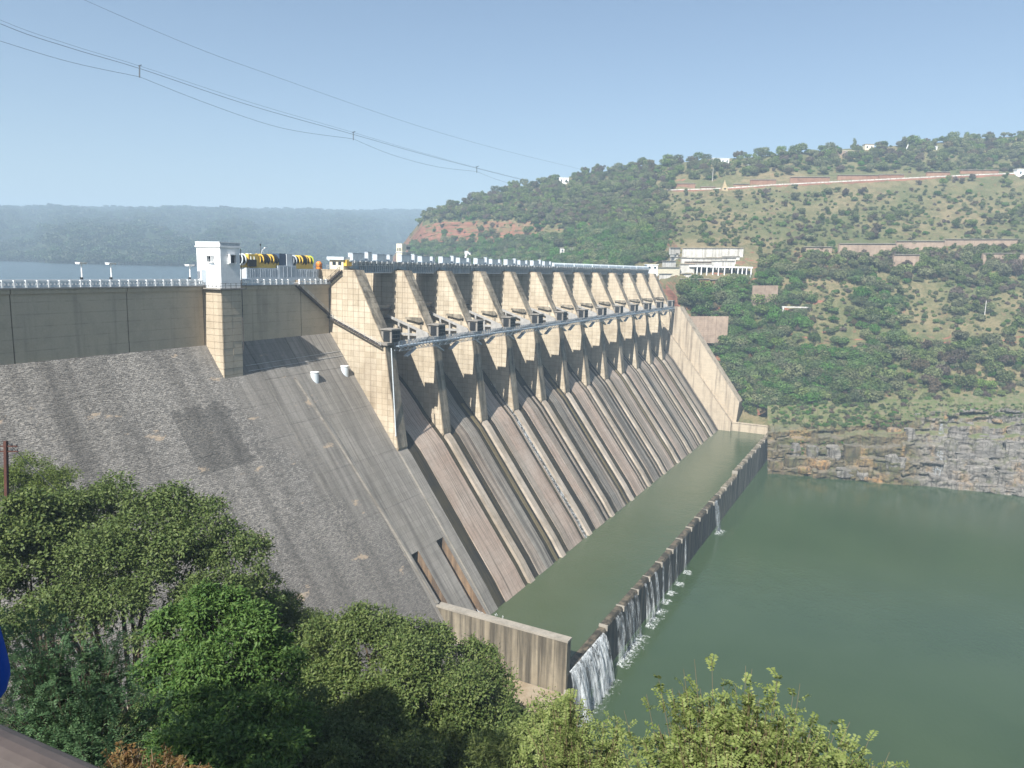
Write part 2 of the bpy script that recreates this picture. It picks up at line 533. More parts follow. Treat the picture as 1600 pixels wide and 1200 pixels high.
M['foam'] = foam_mat('falling_white_water', 0.40, 2.6)
M['foam_thin'] = foam_mat('thin_trickling_water', 0.42, 1.8)
M['cascade'] = foam_mat('thin_cascade_water', 0.35, 1.6)
M['cascade'].node_tree.nodes['Principled BSDF'].inputs['Base Color'].default_value = (0.42, 0.47, 0.50, 1)
M['foam_flat'] = foam_mat('foam_on_water', 0.42, 1.2, 0.75)


def hill_mat():
    t = NT('scrub_hillside_ground')
    n1 = t.noise(0.02, detail=5); n2 = t.noise(0.12, detail=6, rough=0.7); n3 = t.noise(0.9, detail=4)
    c = t.mix(t.ramp(n1, 0.38, 0.62), (0.105, 0.115, 0.050), (0.205, 0.165, 0.092))
    c = t.mix(t.math('MULTIPLY', t.ramp(n2, 0.46, 0.62), 0.75), c, (0.055, 0.075, 0.028))
    c = t.mix(t.math('MULTIPLY', t.ramp(n2, 0.60, 0.42), 0.5), c, (0.235, 0.150, 0.095))
    c = t.mix(0.5, c, t.mix(1.0, c, t.ramp(n3, 0.3, 0.7, (0.4, 0.4, 0.4), (1.2, 1.2, 1.2)), 'MULTIPLY'))
    # steep faces show bare red rock in beds
    nz = t.math('ABSOLUTE', t.n('SeparateXYZ', {0: t.n('NewGeometry').outputs['True Normal']}).outputs[2])
    steep = t.math('SUBTRACT', 1.0, t.ramp(nz, 0.30, 0.52))
    bed = t.noise(0.35, detail=6, rough=0.7, stretch=(0.25, 0.25, 2.2))
    rock = t.mix(t.ramp(bed, 0.35, 0.65), (0.29, 0.13, 0.085), (0.15, 0.075, 0.052))
    c = t.mix(t.math('MULTIPLY', steep, 1.0), c, rock)
    t.bump(t.math('ADD', n2, n3), 0.8, 0.6)
    return t.fin(c, 0.95, 0.1)


M['hill'] = hill_mat()


def rock_mat(name, grey, ochre, mossy, thr_o=0.5, zone_y=None):
    t = NT(name)
    bed = t.noise(0.35, detail=6, rough=0.7, stretch=(0.3, 0.3, 2.0))
    c = t.mix(t.ramp(bed, 0.38, 0.62), grey, tuple(x * 0.55 for x in grey))
    if zone_y is not None:
        yy = t.math('ADD', t.n('SeparateXYZ', {0: t.pos()}).outputs[1], t.math('MULTIPLY', t.math('SUBTRACT', t.noise(0.06, detail=4), 0.5), 30.0))
        left = t.n('MapRange', {0: yy, 1: zone_y - 6, 2: zone_y + 6}).outputs[0]
        lo = t.mix(t.ramp(t.noise(0.12, detail=6, rough=0.65, stretch=(1, 1, 0.5)), 0.36, 0.64), (0.125, 0.088, 0.045), (0.062, 0.066, 0.026))
        c = t.mix(t.math('MULTIPLY', left, 0.88), c, lo)
    o = t.noise(0.10, detail=5, rough=0.6, stretch=(1, 1, 0.25))
    c = t.mix(t.math('MULTIPLY', t.ramp(o, thr_o, thr_o + 0.14), 0.8), c, ochre)
    v = t.noise(0.9, detail=4, stretch=(1, 1, 0.06))
    c = t.mix(t.math('MULTIPLY', t.ramp(v, 0.50, 0.62), 0.75), c, (0.05, 0.043, 0.035))
    g = t.noise(0.16, detail=6, rough=0.7, loc=(5, 5, 5), stretch=(1, 1, 1))
    c = t.mix(t.math('MULTIPLY', t.ramp(g, 0.52, 0.66), 0.8), c, mossy)
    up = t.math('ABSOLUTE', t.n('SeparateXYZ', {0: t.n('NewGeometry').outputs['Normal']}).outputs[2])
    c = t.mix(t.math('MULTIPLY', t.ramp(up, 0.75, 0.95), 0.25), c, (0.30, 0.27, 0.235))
    vc = t.n('TexVoronoi', {'Vector': t.map((0.35, 0.35, 0.75)), 'Scale': 0.55}, feature='DISTANCE_TO_EDGE').outputs[0]
    c = t.mix(t.math('MULTIPLY', t.math('SUBTRACT', 1.0, t.ramp(vc, 0.0, 0.06)), 0.6), c, (0.03, 0.027, 0.022))
    if zone_y is not None:
        zz = t.math('ADD', t.n('SeparateXYZ', {0: t.pos()}).outputs[2], t.math('MULTIPLY', t.noise(0.15, detail=4), 10.0))
        gr = t.math('MULTIPLY', t.ramp(up, 0.55, 0.8), t.n('MapRange', {0: zz, 1: 22.0, 2: 27.0}).outputs[0])
        c = t.mix(t.math('MULTIPLY', gr, 0.9), c, t.mix(t.ramp(t.noise(0.3, detail=5), 0.4, 0.65), (0.085, 0.115, 0.035), (0.17, 0.15, 0.085)))
    t.bump(t.noise(0.8, detail=8, rough=0.7), 1.0, 0.6)
    return t.fin(c, 0.92, 0.15)


M['rock'] = rock_mat('grey_bedded_sandstone', (0.225, 0.21, 0.185), (0.26, 0.17, 0.075), (0.085, 0.095, 0.030), 0.52, -14.0)
M['rock_grey'] = rock_mat('pale_grey_sandstone_block', (0.25, 0.235, 0.21), (0.26, 0.19, 0.10), (0.10, 0.10, 0.05), 0.62)
M['rock_ochre'] = rock_mat('ochre_stained_rock', (0.30, 0.23, 0.15), (0.30, 0.17, 0.06), (0.09, 0.09, 0.03), 0.42)
M['slab_brown'] = concrete('wet_brown_slab', (0.27, 0.19, 0.10), (0.14, 0.085, 0.035), (0.5, 0.7), 0.3, 0.7, (0.32, 0.27, 0.20))

# ------------------------------------------------------------------ setting: waters, banks, hills
K = 0.7467                                   # downstream face: metres of Y per metre of Z


def Ys(z):
    return 139.3 - K * (81.7 - z)


X0, BAY, PT = 157.9, 22.2, 4.1               # first pier's near face, bay pitch, pier thickness
LAKE_Z, BASIN_Z = 88.0, 12.1


def sheet(name, xy, z, m):
    me = bpy.data.meshes.new(name)
    me.from_pydata([(x, y, z) for x, y in xy], [], [tuple(range(len(xy)))])
    me.materials.append(m)
    o = put(name, me)
    return tag(o, kind='structure')


sheet('river', [(-200, -700), (520, -700), (520, 140), (-200, 140)], 0.0, M['river'])
sheet('stilling_basin_water', [(142.8, 60.5), (424.5, 60.5), (424.5, 96.0), (142.8, 96.0)], BASIN_Z, M['basin'])
sheet('reservoir', [(-2600, 146), (3600, 146), (3600, 5200), (-2600, 5200)], LAKE_Z, M['lake'])


# near bank: falls from the lookout to the river and to the dam's toe
def bank_z(x, y):
    s = 0.886 * x + 0.463 * y
    l = -0.463 * x + 0.886 * y
    a = math.degrees(math.atan2(l, max(s, 1e-3)))
    k = 0.62 + 0.75 * min(1, max(0, (-2 - a) / 10.0))
    z = 97.4 - (k + 0.23) * min(max(s, -6), 55) - (k - 0.16) * max(0, s - 55) + 0.22 * max(0, l - 50)
    z += 1.2 * fbm((x * 0.06, y * 0.06, 3.3))
    zs = 139.3 - y
    return max(z, -4.0)


xs = np.concatenate([np.linspace(-60, 60, 61), np.linspace(63, 170, 37)])
ys = np.concatenate([np.linspace(-170, -50, 25), np.linspace(-46, 138, 93)])
P = np.zeros((len(ys), len(xs), 3))
for i, y in enumerate(ys):
    for j, x in enumerate(xs):
        z = bank_z(x, y)
        if x > 60 and y > 80:
            z = min(z, 81.7 - (139.3 - y) / K - 1.0 if y < 139 else z)
        P[i, j] = (x, y, z)
t = NT('dark_bank_soil')
c = t.mix(t.ramp(t.noise(0.3, detail=5), 0.4, 0.6), (0.045, 0.05, 0.022), (0.09, 0.07, 0.04))  # dark green-brown soil mottled with brown
M['bank'] = t.fin(c, 0.95, 0.1)
tag(put('near_bank', grid_mesh('near_bank', P, M['bank'])), kind='structure')

# ---- right-bank hill: columns of (picture row, distance) carried to real points
HC = [
    (600, [(428, 1000), (427, 1010), (425, 1020), (424, 1030), (423, 1040), (422, 1050), (421, 1060), (420, 1070), (419, 1080)]),
    (640, [(428, 860), (421, 870), (412, 880), (404, 888), (394, 893), (384, 898), (376, 905), (370, 915), (366, 930)]),
    (662, [(427, 830), (410, 838), (392, 850), (383, 852), (366, 856), (352, 862), (345, 872), (341, 880), (338, 895)]),
    (700, [(430, 795), (405, 806), (390, 815), (379, 822), (362, 825), (346, 829), (334, 842), (326, 860), (318, 880)]),
    (750, [(431, 750), (405, 766), (388, 777), (378, 783), (360, 787), (345, 792), (326, 815), (311, 835), (301, 865)]),
    (800, [(434, 700), (405, 725), (390, 740), (379, 747), (362, 751), (347, 756), (320, 790), (301, 820), (286, 850)]),
    (860, [(437, 640), (405, 672), (390, 690), (378, 700), (364, 706), (350, 714), (315, 765), (296, 795), (276, 830)]),
    (900, [(440, 590), (410, 630), (392, 655), (376, 684), (362, 688), (350, 692), (310, 755), (290, 785), (266, 820)]),
    (960, [(446, 535), (420, 570), (400, 600), (380, 627), (360, 650), (338, 675), (305, 725), (287, 760), (258, 795)]),
    (1010, [(470, 490), (438, 515), (410, 550), (385, 585), (360, 615), (335, 645), (300, 698), (278, 730), (252, 770)]),
    (1060, [(640, 450), (520, 458), (466, 462), (436, 482), (412, 505), (386, 525), (298, 668), (272, 700), (251, 745)]),
    (1110, [(655, 446), (532, 459), (476, 462), (445, 476), (415, 503), (386, 520), (297, 655), (268, 695), (248, 735)]),
    (1160, [(665, 436), (545, 450), (490, 460), (450, 478), (418, 502), (390, 518), (294, 648), (264, 690), (247, 728)]),
    (1200, [(640, 422), (540, 443), (495, 462), (455, 478), (420, 502), (394, 520), (291, 642), (262, 682), (243, 722)]),
    (1300, [(640, 409), (545, 436), (528, 440), (470, 468), (420, 500), (388, 522), (286, 640), (258, 690), (234, 728)]),
    (1400, [(636, 404), (550, 431), (528, 436), (470, 467), (420, 498), (384, 522), (281, 640), (252, 690), (228, 735)]),
    (1500, [(630, 399), (548, 427), (525, 432), (465, 465), (415, 498), (380, 521), (276, 640), (245, 695), (220, 740)]),
    (1600, [(625, 393), (545, 422), (522, 428), (460, 463), (412, 496), (377, 520), (272, 640), (240, 695), (212, 740)]),
    (1750, [(622, 386), (545, 415), (520, 421), (455, 460), (408, 494), (372, 518), (266, 640), (232, 695), (200, 745)]),
    (1950, [(620, 380), (545, 410), (515, 418), (450, 458), (402, 492), (366, 516), (258, 642), (222, 698), (190, 750)]),
]
HX = np.array([c[0] for c in HC], float)
HY = np.array([[p[0] for p in c[1]] for c in HC], float)
for k_, dy_ in ((8, 8.0), (7, 5.0)):
    HY[:, k_] += np.interp(HX, [600, 660, 720, 1000, 1110], [0, 2, dy_, dy_, 0])
HD = np.array([[p[1] for p in c[1]] for c in HC], float)


def hill_col(px):
    ys = np.array([np.interp(px, HX, HY[:, k]) for k in range(9)])
    ds = np.array([np.interp(px, HX, HD[:, k]) for k in range(9)])
    return ys, ds


def hill_pt(px, py):
    ys, ds = hill_col(px)
    return at(px, py, float(np.interp(-py, -ys, ds)))


rows_t = np.concatenate([np.linspace(k, k + 1, (10, 10, 12, 12, 14, 22, 12, 12)[k], endpoint=False) for k in range(8)] + [np.array([8.0])])
cols_x = np.concatenate([np.arange(600, 1000, 5.0), np.arange(1000, 1700, 4.5), np.arange(1700, 1951, 10.0)])
nR, nC = len(rows_t), len(cols_x)
HP = np.zeros((nR + 4, nC, 3))
for j, px in enumerate(cols_x):
    ys, ds = hill_col(px)
    yy = np.interp(rows_t, np.arange(9), ys); dd = np.interp(rows_t, np.arange(9), ds)
    for i in range(nR):
        p = at(px, yy[i], dd[i])
        a = 1.0 if i < nR - 1 else 0.3
        n1 = fbm((p[0] * 0.03, p[1] * 0.03, p[2] * 0.03), 4)
        n2 = noise.cell(Vector((p[0] * 0.12, p[1] * 0.12, p[2] * 0.25))) - 0.5
        d = (p - CAM); d[2] = 0; d /= np.linalg.norm(d)
        HP[i, j] = p + d * (n1 * 2.6 + n2 * 1.6) * a + np.array([0, 0, n1 * 0.9 * a])
    top = HP[nR - 1, j].copy()
    d = (top - CAM); d[2] = 0; d /= np.linalg.norm(d)
    rise = max(0.0, top[2] - LAKE_Z)
    for q, (dx, dz) in enumerate(((40, 0.04), (110, 0.25), (220, 0.7), (330, 1.06))):
        HP[nR + q, j] = top + d * dx - np.array([0, 0, rise * dz])
tag(put('hillside', grid_mesh('hillside', HP, M['hill'])), kind='structure')

# ---- bedded rock bank at the water's edge
RB = [(1140, 738, 700, 380, 392), (1200, 739, 672, 381, 396), (1260, 744, 668, 379, 397), (1330, 750, 662, 376, 394), (1400, 755, 652, 372, 392), (1450, 758, 645, 370, 391),
      (1500, 763, 642, 366, 389), (1550, 768, 640, 362, 387), (1600, 774, 640, 358, 385), (1700, 784, 640, 353, 382), (1850, 800, 640, 348, 378), (1990, 812, 640, 344, 374)]
RB = np.array(RB, float)
cx = np.arange(1199, 1990, 1.5)
NRB = 84
RP = np.zeros((NRB, len(cx), 3))
for j, px in enumerate(cx):
    yt, d1, d2 = (np.interp(px, RB[:, 0], RB[:, k]) for k in (2, 3, 4))
    p0 = on_z(px, np.interp(px, RB[:, 0], RB[:, 1]), 0.0)
    p1 = at(px, yt, d2)
    h = p1[2]
    dirh = p1 - p0; dirh[2] = 0
    run = np.linalg.norm(dirh); dirh /= run
    bx, by = p0[0], p0[1]
    grey = min(1, max(0, (px - 1440) / 80))
    for i in range(NRB):
        tt = i / (NRB - 5)
        z = -1.5 + (h + 1.5) * min(tt, 1.0)
        nb = 7 if grey > 0.5 else 5
        q = tt * nb + 0.55 * fbm((bx * 0.03, by * 0.03, 1.0), 3) + 0.25 * (noise.cell(Vector((by * 0.16, math.floor(tt * nb), 0.5))) - 0.5)
        st = math.floor(q); fr = q - st
        stair = (st + (max(0, fr - 0.82) / 0.18) ** 1.0) / nb
        blk = noise.cell(Vector((by * 0.15 + st * 3.1, z * 0.10, bx * 0.03))) - 0.5
        blk2 = noise.cell(Vector((by * 0.6 + st * 1.7, z * 0.7, 4.4))) - 0.5
        crack = fbm((bx * 0.25, by * 0.25, z * 0.35), 4)
        off = run * min(1.05, max(0, stair)) + blk * 2.3 + blk2 * 0.5 + crack * 0.9
        RP[i, j] = (bx + dirh[0] * off, by + dirh[1] * off, z + (0.3 * crack if tt > 0.03 else 0))
        if i > NRB - 5:
            u = (i - (NRB - 5)) / 4.0
            yh, dh_ = hill_col(px)
            q = at(px, np.interp(0.25, np.arange(9), yh), np.interp(0.25, np.arange(9), dh_)) - np.array([0, 0, 0.8])
            RP[i, j] = RP[NRB - 5, j] * (1 - u) + q * u + np.array([0, 0, 0.5 * crack * (1 - u)])
tag(put('rock_bank', grid_mesh('rock_bank', RP, M['rock'], smooth=False)), kind='structure')

gx_, gy_ = np.linspace(426.9, 480, 20), np.linspace(49, 150, 30)
GP = np.zeros((30, 20, 3))
for i, y in enumerate(gy_):
    for j, x in enumerate(gx_):
        GP[i, j] = (x, y, -2 if j == 0 else 13.5 + (x - 427) * .55 + max(0, y - 82) * .75 + 1.5 * fbm((x * .1, y * .1, 7.0)))
tag(put('abutment_slope', grid_mesh('abutment_slope', GP, M['hill'])), kind='structure')

# ---- far plateau beyond the reservoir
SH = np.array([(-1500, 1250), (-700, 1250), (-200, 1150), (0, 1080), (60, 1060), (85, 930), (200, 900), (310, 880), (420, 960), (520, 1050), (650, 1250), (800, 1450), (1100, 1700), (1500, 1900)], float) * np.array([1.0, 1.5])
pc = np.arange(-1500, 1501, 14.0)
prof = [(0, 0.0), (20, 0.02), (150, 0.16), (350, 0.36), (600, 0.60), (850, 0.80), (1050, 0.93), (1180, 1.0), (1500, 1.0), (2200, 1.0)]
prof = [(q[0] * 1.5, q[1]) for q in prof]
PP = np.zeros((46, len(pc), 3))
pr_d = np.concatenate([[-30], np.linspace(0, 1770, 38), np.linspace(1860, 2900, 7)])


def plateau(px, dr):
    d = ray(px, 400.0).copy(); d[2] = 0; d /= np.linalg.norm(d)
    cs = abs(d @ FW)
    D = np.interp(px, SH[:, 0], SH[:, 1]) + dr
    x, y = d[0] * D, d[1] * D
    h = np.interp(dr, [q[0] for q in prof], [q[1] for q in prof])
    ang = 0.0475 + 0.019 * min(max(px, -150), 800) / 660.0
    H = ang * (np.interp(px, SH[:, 0], SH[:, 1]) + 1770) + CAMZ - LAKE_Z
    gul = fbm((px * 0.012, dr * 0.0018, 2.0), 4)
    z = LAKE_Z + H * h + (gul * 24 * min(1, dr / 350.0) * (1 - max(0, (h - 0.8) / 0.2) * 0.85) if dr > 0 else -6)
    return x, y, z


for i, dr in enumerate(pr_d):
    for j, px in enumerate(pc):
        PP[i, j] = plateau(px, dr)
t = NT('far_forest_floor')
c = t.mix(t.ramp(t.noise(0.01, detail=6), 0.4, 0.6), (0.030, 0.045, 0.020), (0.055, 0.060, 0.030))
c = t.mix(t.ramp(t.noise(0.08, detail=5, rough=0.7), 0.45, 0.6), c, (0.018, 0.030, 0.014))
t.bump(t.noise(0.08, detail=4), 1.0, 6.0)
M['farfloor'] = t.fin(c, 0.95, 0.1)
tag(put('plateau', grid_mesh('plateau', PP, M['farfloor'])), kind='structure')

# ------------------------------------------------------------------ the dam
dam = empty('dam', (0, 0, 0), 'long pale concrete gravity dam with twelve gated bays between sloping piers', 'dam')
WALL_Y, WALL_Z0, DECK_Z = 139.3, 81.7, 95.0
XW = 20.0                                     # where the built part of the dam starts, outside the picture on the left

# body behind everything, a little inside the visible skins
b = MB()
b.prism_x([(WALL_Y + 0.6, DECK_Z - 0.05), (152, DECK_Z - 0.05), (152, -4), (76, -4), (Ys(0) - 0.0 + 1.0, 0.0), (Ys(81.0) + 1.0, 81.0), (WALL_Y + 0.6, 81.5)], XW, 142.6)
b.prism_x([(WALL_Y + 0.6, DECK_Z - 0.05), (152, DECK_Z - 0.05), (152, -4), (110, -4), (110, 31.2), (Ys(31.2) + 1.0, 31.2), (Ys(81.0) + 1.0, 81.0), (WALL_Y + 0.6, 81.5)], 142.61, 157.5)
for xa_, xb_ in ((142.61, 142.68), (145.62, 153.58), (156.72, 157.5)):
    b.prism_x([(110, 31.19), (110, -4), (Ys(0) + 1, 0), (Ys(31.19) + 1, 31.19)], xa_, xb_)
b.build('dam_core', M['grey'], dam)
b = MB()
b.prism_x([(146, 69.0), (152, 69.0), (152, -4), (80, -4), (Ys(10) + 3, 10.0), (Ys(62) + 3, 62.0)], 157.6, 424.5)
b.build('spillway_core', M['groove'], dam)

# tan upper wall: one panel per monolith, an open joint between two
joints = [XW, 48.0, 75.3, 97.6, 116.2, 146.8, 157.6]
for a, c_ in zip(joints[:-1], joints[1:]):
    b = MB()
    b.box(a + 0.11, c_ - 0.11, WALL_Y, WALL_Y + 0.62, WALL_Z0 - 0.5, DECK_Z - 1.0)
    b.box(a + 0.10, c_ - 0.10, WALL_Y - 0.35, WALL_Y + 0.62, DECK_Z - 1.0, DECK_Z - 0.15)
    b.build('wall_panel', M['wall'], dam)
# deck slab and road
b = MB(); b.box(XW, 157.5, WALL_Y - 0.7, 152.0, DECK_Z - 0.14, DECK_Z + 0.12); b.build('road_deck', M['deck'], dam)
b = MB(); b.box(XW, 157.5, 151.6, 152.0, DECK_Z + 0.13, DECK_Z + 1.15); b.build('upstream_parapet', M['panel_white'], dam)


def slope_strip(x0, x1, z0, z1, lift=0.0, depth=2.0, n=1):
    """slab lying on the downstream face between two heights"""
    m = MB()
    m.prism_x([(Ys(z0) - lift, z0), (Ys(z1) - lift, z1), (Ys(z1) + depth, z1), (Ys(z0) + depth, z0)], x0, x1)
    return m


# stone masonry face in lift-high courses with uneven beds (panels proud or set back a few centimetres)
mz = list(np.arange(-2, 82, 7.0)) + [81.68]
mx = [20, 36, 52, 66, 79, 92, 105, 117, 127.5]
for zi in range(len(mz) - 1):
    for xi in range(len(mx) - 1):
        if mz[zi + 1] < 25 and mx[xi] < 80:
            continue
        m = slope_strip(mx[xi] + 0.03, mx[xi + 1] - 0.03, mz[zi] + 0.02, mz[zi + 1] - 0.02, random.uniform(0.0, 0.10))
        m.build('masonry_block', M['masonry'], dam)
# smoother concrete strip up to the kerb
az = [-2, 18, 30.7, 41, 52, 63, 73, 81.68]
for zi in range(len(az) - 1):
    slope_strip(127.55, 133.4, az[zi] + 0.03, az[zi + 1] - 0.03, random.uniform(0.02, 0.12)).build('apron_slab', M['masonry'], dam)
    slope_strip(133.45, 140.6, az[zi] + 0.03, az[zi + 1] - 0.03, random.uniform(0.02, 0.12)).build('apron_slab', M['masonry'], dam)
# raised kerb running down beside the spillway
m = MB()
pk = [(136.4, 72.5), (138.9, 56.0), (140.7, 38.0), (141.9, 20.4)]
for (xa, za), (xb, zb) in zip(pk[:-1], pk[1:]):
    v = []
    for x, z in ((xa, za), (xb, zb)):
        v += [(x, Ys(z) + 0.5, z), (x, Ys(z) - .75, z), (x + 0.8, Ys(z) - .75, z), (x + 0.9, Ys(z) + 0.5, z)]
    m.poly(v, [(0, 1, 5, 4), (1, 2, 6, 5), (2, 3, 7, 6), (0, 3, 2, 1), (4, 5, 6, 7)])
m.build('kerb', M['apron'], dam)
# apron right of the kerb with the two sluice mouths
SL = [(142.7, 145.6), (153.6, 156.7)]
cuts = [140.65, 142.7, 145.6, 149.6, 153.6, 156.7, 158.0]
for xa, xb in zip(cuts[:-1], cuts[1:]):
    slot = any(abs(xa - s[0]) < 0.01 for s in SL)
    for zi in range(len(az) - 1):
        z0, z1 = max(az[zi], 8.0), az[zi + 1]
        if slot and z1 <= 30.8:
            continue
        if z1 <= z0: continue
        slope_strip(xa + 0.02, xb - 0.02, z0 + 0.03, z1 - 0.03, 0.10 + random.uniform(0, 0.06), 2.0 if not slot else 1.5).build('apron_slab', M['apron'], dam)
for k, (xa, xb) in enumerate(SL):
    m = MB()
    fl = [(107.0, 22.0), (103.0, 17.5), (96.0, 14.6), (88.3, 12.6), (86.5, 12.0)]
    for (ya, za), (yb, zb) in zip(fl[:-1], fl[1:]):
        m.poly([(xa, ya, za), (xb, ya, za), (xb, yb, zb), (xa, yb, zb)], [(0, 1, 2, 3)], 3)
    m.poly([(xa, 107, 22.0), (xb, 107, 22.0), (xb, 107, 30.8), (xa, 107, 30.8)], [(0, 1, 2, 3)], 1)
    m.poly([(xa, 107, 30.72), (xb, 107, 30.72), (xb, Ys(30.72), 30.72), (xa, Ys(30.72), 30.72)], [(0, 1, 2, 3)], 1)
    for x in (xa, xb):
        side = [(x, y, z) for y, z in fl] + [(x, Ys(12.0) - .1, 12.2), (x, Ys(30.7) - .1, 30.7), (x, 107, 30.7)]
        m.poly(side, [tuple(range(len(side)))], 2)
    sm = m.build('sluice_mouth', [M['rust_wall'], M['dark'], M['rust_wall'], M['groove']], dam)

# ---- spillway chutes
PROF = [(145.5, 68.5), (144.0, 71.2), (141.5, 72.3), (138.5, 71.9), (135.0, 70.3), (131.5, 67.6), (128.0, 64.2), (125.0, 60.8), (122.3, 57.4)]
PROF += [(Ys(z) - 0.5, z) for z in (50.0, 42.0, 34.0, 27.0, 21.0, 17.0)]
PROF += [(89.2, 15.0), (88.0, 13.2), (86.7, 11.4), (85.2, 9.6), (83.4, 8.0)]


def chute_profile(off):
    """profile moved OFF metres out of the face"""
    out = []
    n = len(PROF)
    for i, (y, z) in enumerate(PROF):
        a, c = PROF[max(i - 1, 0)], PROF[min(i + 1, n - 1)]
        dy, dz = c[0] - a[0], c[1] - a[1]
        L = math.hypot(dy, dz)
        out.append((y + dz / L * off, z - dy / L * off))
    return out


def chute_strip(x0, x1, off, from_i=0, depth=3.5):
    p = chute_profile(off)[from_i:]
    q = chute_profile(off - depth)[from_i:]
    m = MB()
    n = len(p)
    v = []
    for x in (x0, x1):
        v += [(x, y, z) for y, z in p] + [(x, y, z) for y, z in q]
    f = []
    for i in range(n - 1):
        f.append((i, i + 1, 2 * n + i + 1, 2 * n + i))
        f.append((i, n + i, n + i + 1, i + 1))
        f.append((2 * n + i, 2 * n + i + 1, 3 * n + i + 1, 3 * n + i))
    f.append((n - 1, 2 * n - 1, 4 * n - 1, 3 * n - 1))
    m.poly(v, f)
    return m


CH = ['chute_pink', 'chute_pink', 'chute', 'chute_grey', 'chute']
for k in range(12):
    xa = X0 + BAY * k + PT
    xb = X0 + BAY * (k + 1)
    g1, g2 = random.uniform(2.6, 4.0) + (1.6 if k == 0 else 0), random.uniform(4.4, 6.6) - (2.4 if k == 0 else 0)
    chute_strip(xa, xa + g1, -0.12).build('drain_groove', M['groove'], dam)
    e0 = xb - g2 * random.uniform(.55, .7)
    if k > 0:
        chute_strip(e0, e0 + random.uniform(.9, 1.7), 0.03, 8).build('worn_strip', M['olive_strip'] if k % 3 == 1 else M['chute'], dam)
    sp = random.uniform(0.35, 0.5) * (xb - xa)
    mid = xa + g1 + (xb - xa - g1 - g2) * random.uniform(0.25, 0.75)
    chute_strip(xa + g1, mid - 0.06, 0.10).build('chute', M[CH[(k * 2) % 5]], dam)
    chute_strip(mid + 0.06, xb - g2, 0.10 + random.uniform(-0.06, 0.06)).build('chute', M[CH[(k * 2 + 1) % 5]], dam)
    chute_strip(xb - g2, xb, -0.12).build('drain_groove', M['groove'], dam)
    if k > 0:
        chute_strip(xa - PT + 0.45, xa - 0.75, 0.45, 8).build('dividing_rib', M['rib'], dam)
chute_strip(158.0, X0 + PT, 0.15, 8).build('dividing_rib', M['apron'], dam)

# ---- piers
PIER = [(152.0, 99.0), (130.8, 99.0), (124.1, 86.1), (120.6, 79.6), (116.2, 52.0), (116.9, 50.0), (150.0, 50.0)]


def clip(poly, y0, y1, z0, z1):
    def half(pl, f):
        out = []
        for i in range(len(pl)):
            a, c = pl[i], pl[(i + 1) % len(pl)]
            fa, fc = f(a), f(c)
            if fa >= 0: out.append(a)
            if fa * fc < 0:
                u = fa / (fa - fc)
                out.append((a[0] + (c[0] - a[0]) * u, a[1] + (c[1] - a[1]) * u))
        return out
    for f in (lambda p: p[0] - y0, lambda p: y1 - p[0], lambda p: p[1] - z0, lambda p: z1 - p[1]):
        poly = half(poly, f)
        if len(poly) < 3: return None
    ys_ = [p[0] for p in poly]; zs_ = [p[1] for p in poly]
    return poly if (max(ys_) - min(ys_)) > 0.2 and (max(zs_) - min(zs_)) > 0.2 else None


def face_panels(front, x, low):
    """formwork panels standing a few centimetres proud of the pier's near face"""
    m = MB()
    poly = [(146.5, 98.9), (131.0, 98.9), (124.3, 86.1), (120.8, 79.6), (116.5, 52.2)] + low
    z = 50.0
    while z < 99:
        y = 114.0 + (0.0 if int(z * 2) % 2 else 0.0)
        while y < 147:
            c = clip(poly, y + 0.045, y + 1.855, z + 0.045, z + 1.475)
            if c:
                m.prism_x(c[::-1], x - random.uniform(0.03, 0.07), x + 0.1)
            y += 1.9
        z += 1.52
    return m


random.seed(11)
bm_pier = MB(); bm_pier.prism_x(PIER, 0.0, PT)
pier_me = bm_pier.mesh('pier_body', M['pier_joint'])
first_panels = face_panels(None, 0.0, [(117.3, 52.2), (139.0, 81.3), (146.5, 81.3)]).mesh('formwork_panels', M['pier'])
inner_panels = face_panels(None, 0.0, [(118.0, 51.5), (128.0, 63.0), (140.0, 71.0), (146.5, 70.0)]).mesh('formwork_panels', M['pier'])


def nose_mesh():
    m = MB()
    segs = [((130.8, 99.0), (124.1, 86.1)), ((124.1, 86.1), (120.6, 79.6)), ((120.6, 79.6), (116.2, 52.0))]
    for (ya, za), (yb, zb) in segs:
        L = math.hypot(ya - yb, za - zb)
        n = max(2, round(L / 1.55))
        ny, nz = -(za - zb) / L, (ya - yb) / L
        for i in range(n):
            for j in range(2):
                u0, u1 = (i + 0.03) / n, (i + 0.97) / n
                o = random.uniform(0.03, 0.08)
                x0, x1 = 0.04 + j * PT / 2, PT / 2 - 0.04 + j * PT / 2
                v = []
                for u, q in ((u0, -0.1), (u1, -0.1), (u1, o), (u0, o)):
                    for x in (x0, x1):
                        v.append((x, ya + (yb - ya) * u + ny * q, za + (zb - za) * u + nz * q))
                m.poly(v, [(0, 1, 3, 2), (2, 3, 5, 4), (4, 5, 7, 6), (6, 7, 1, 0), (0, 2, 4, 6), (1, 7, 5, 3)])
    return m.mesh('nose_panels', M['nose'])


nose_me = nose_mesh()
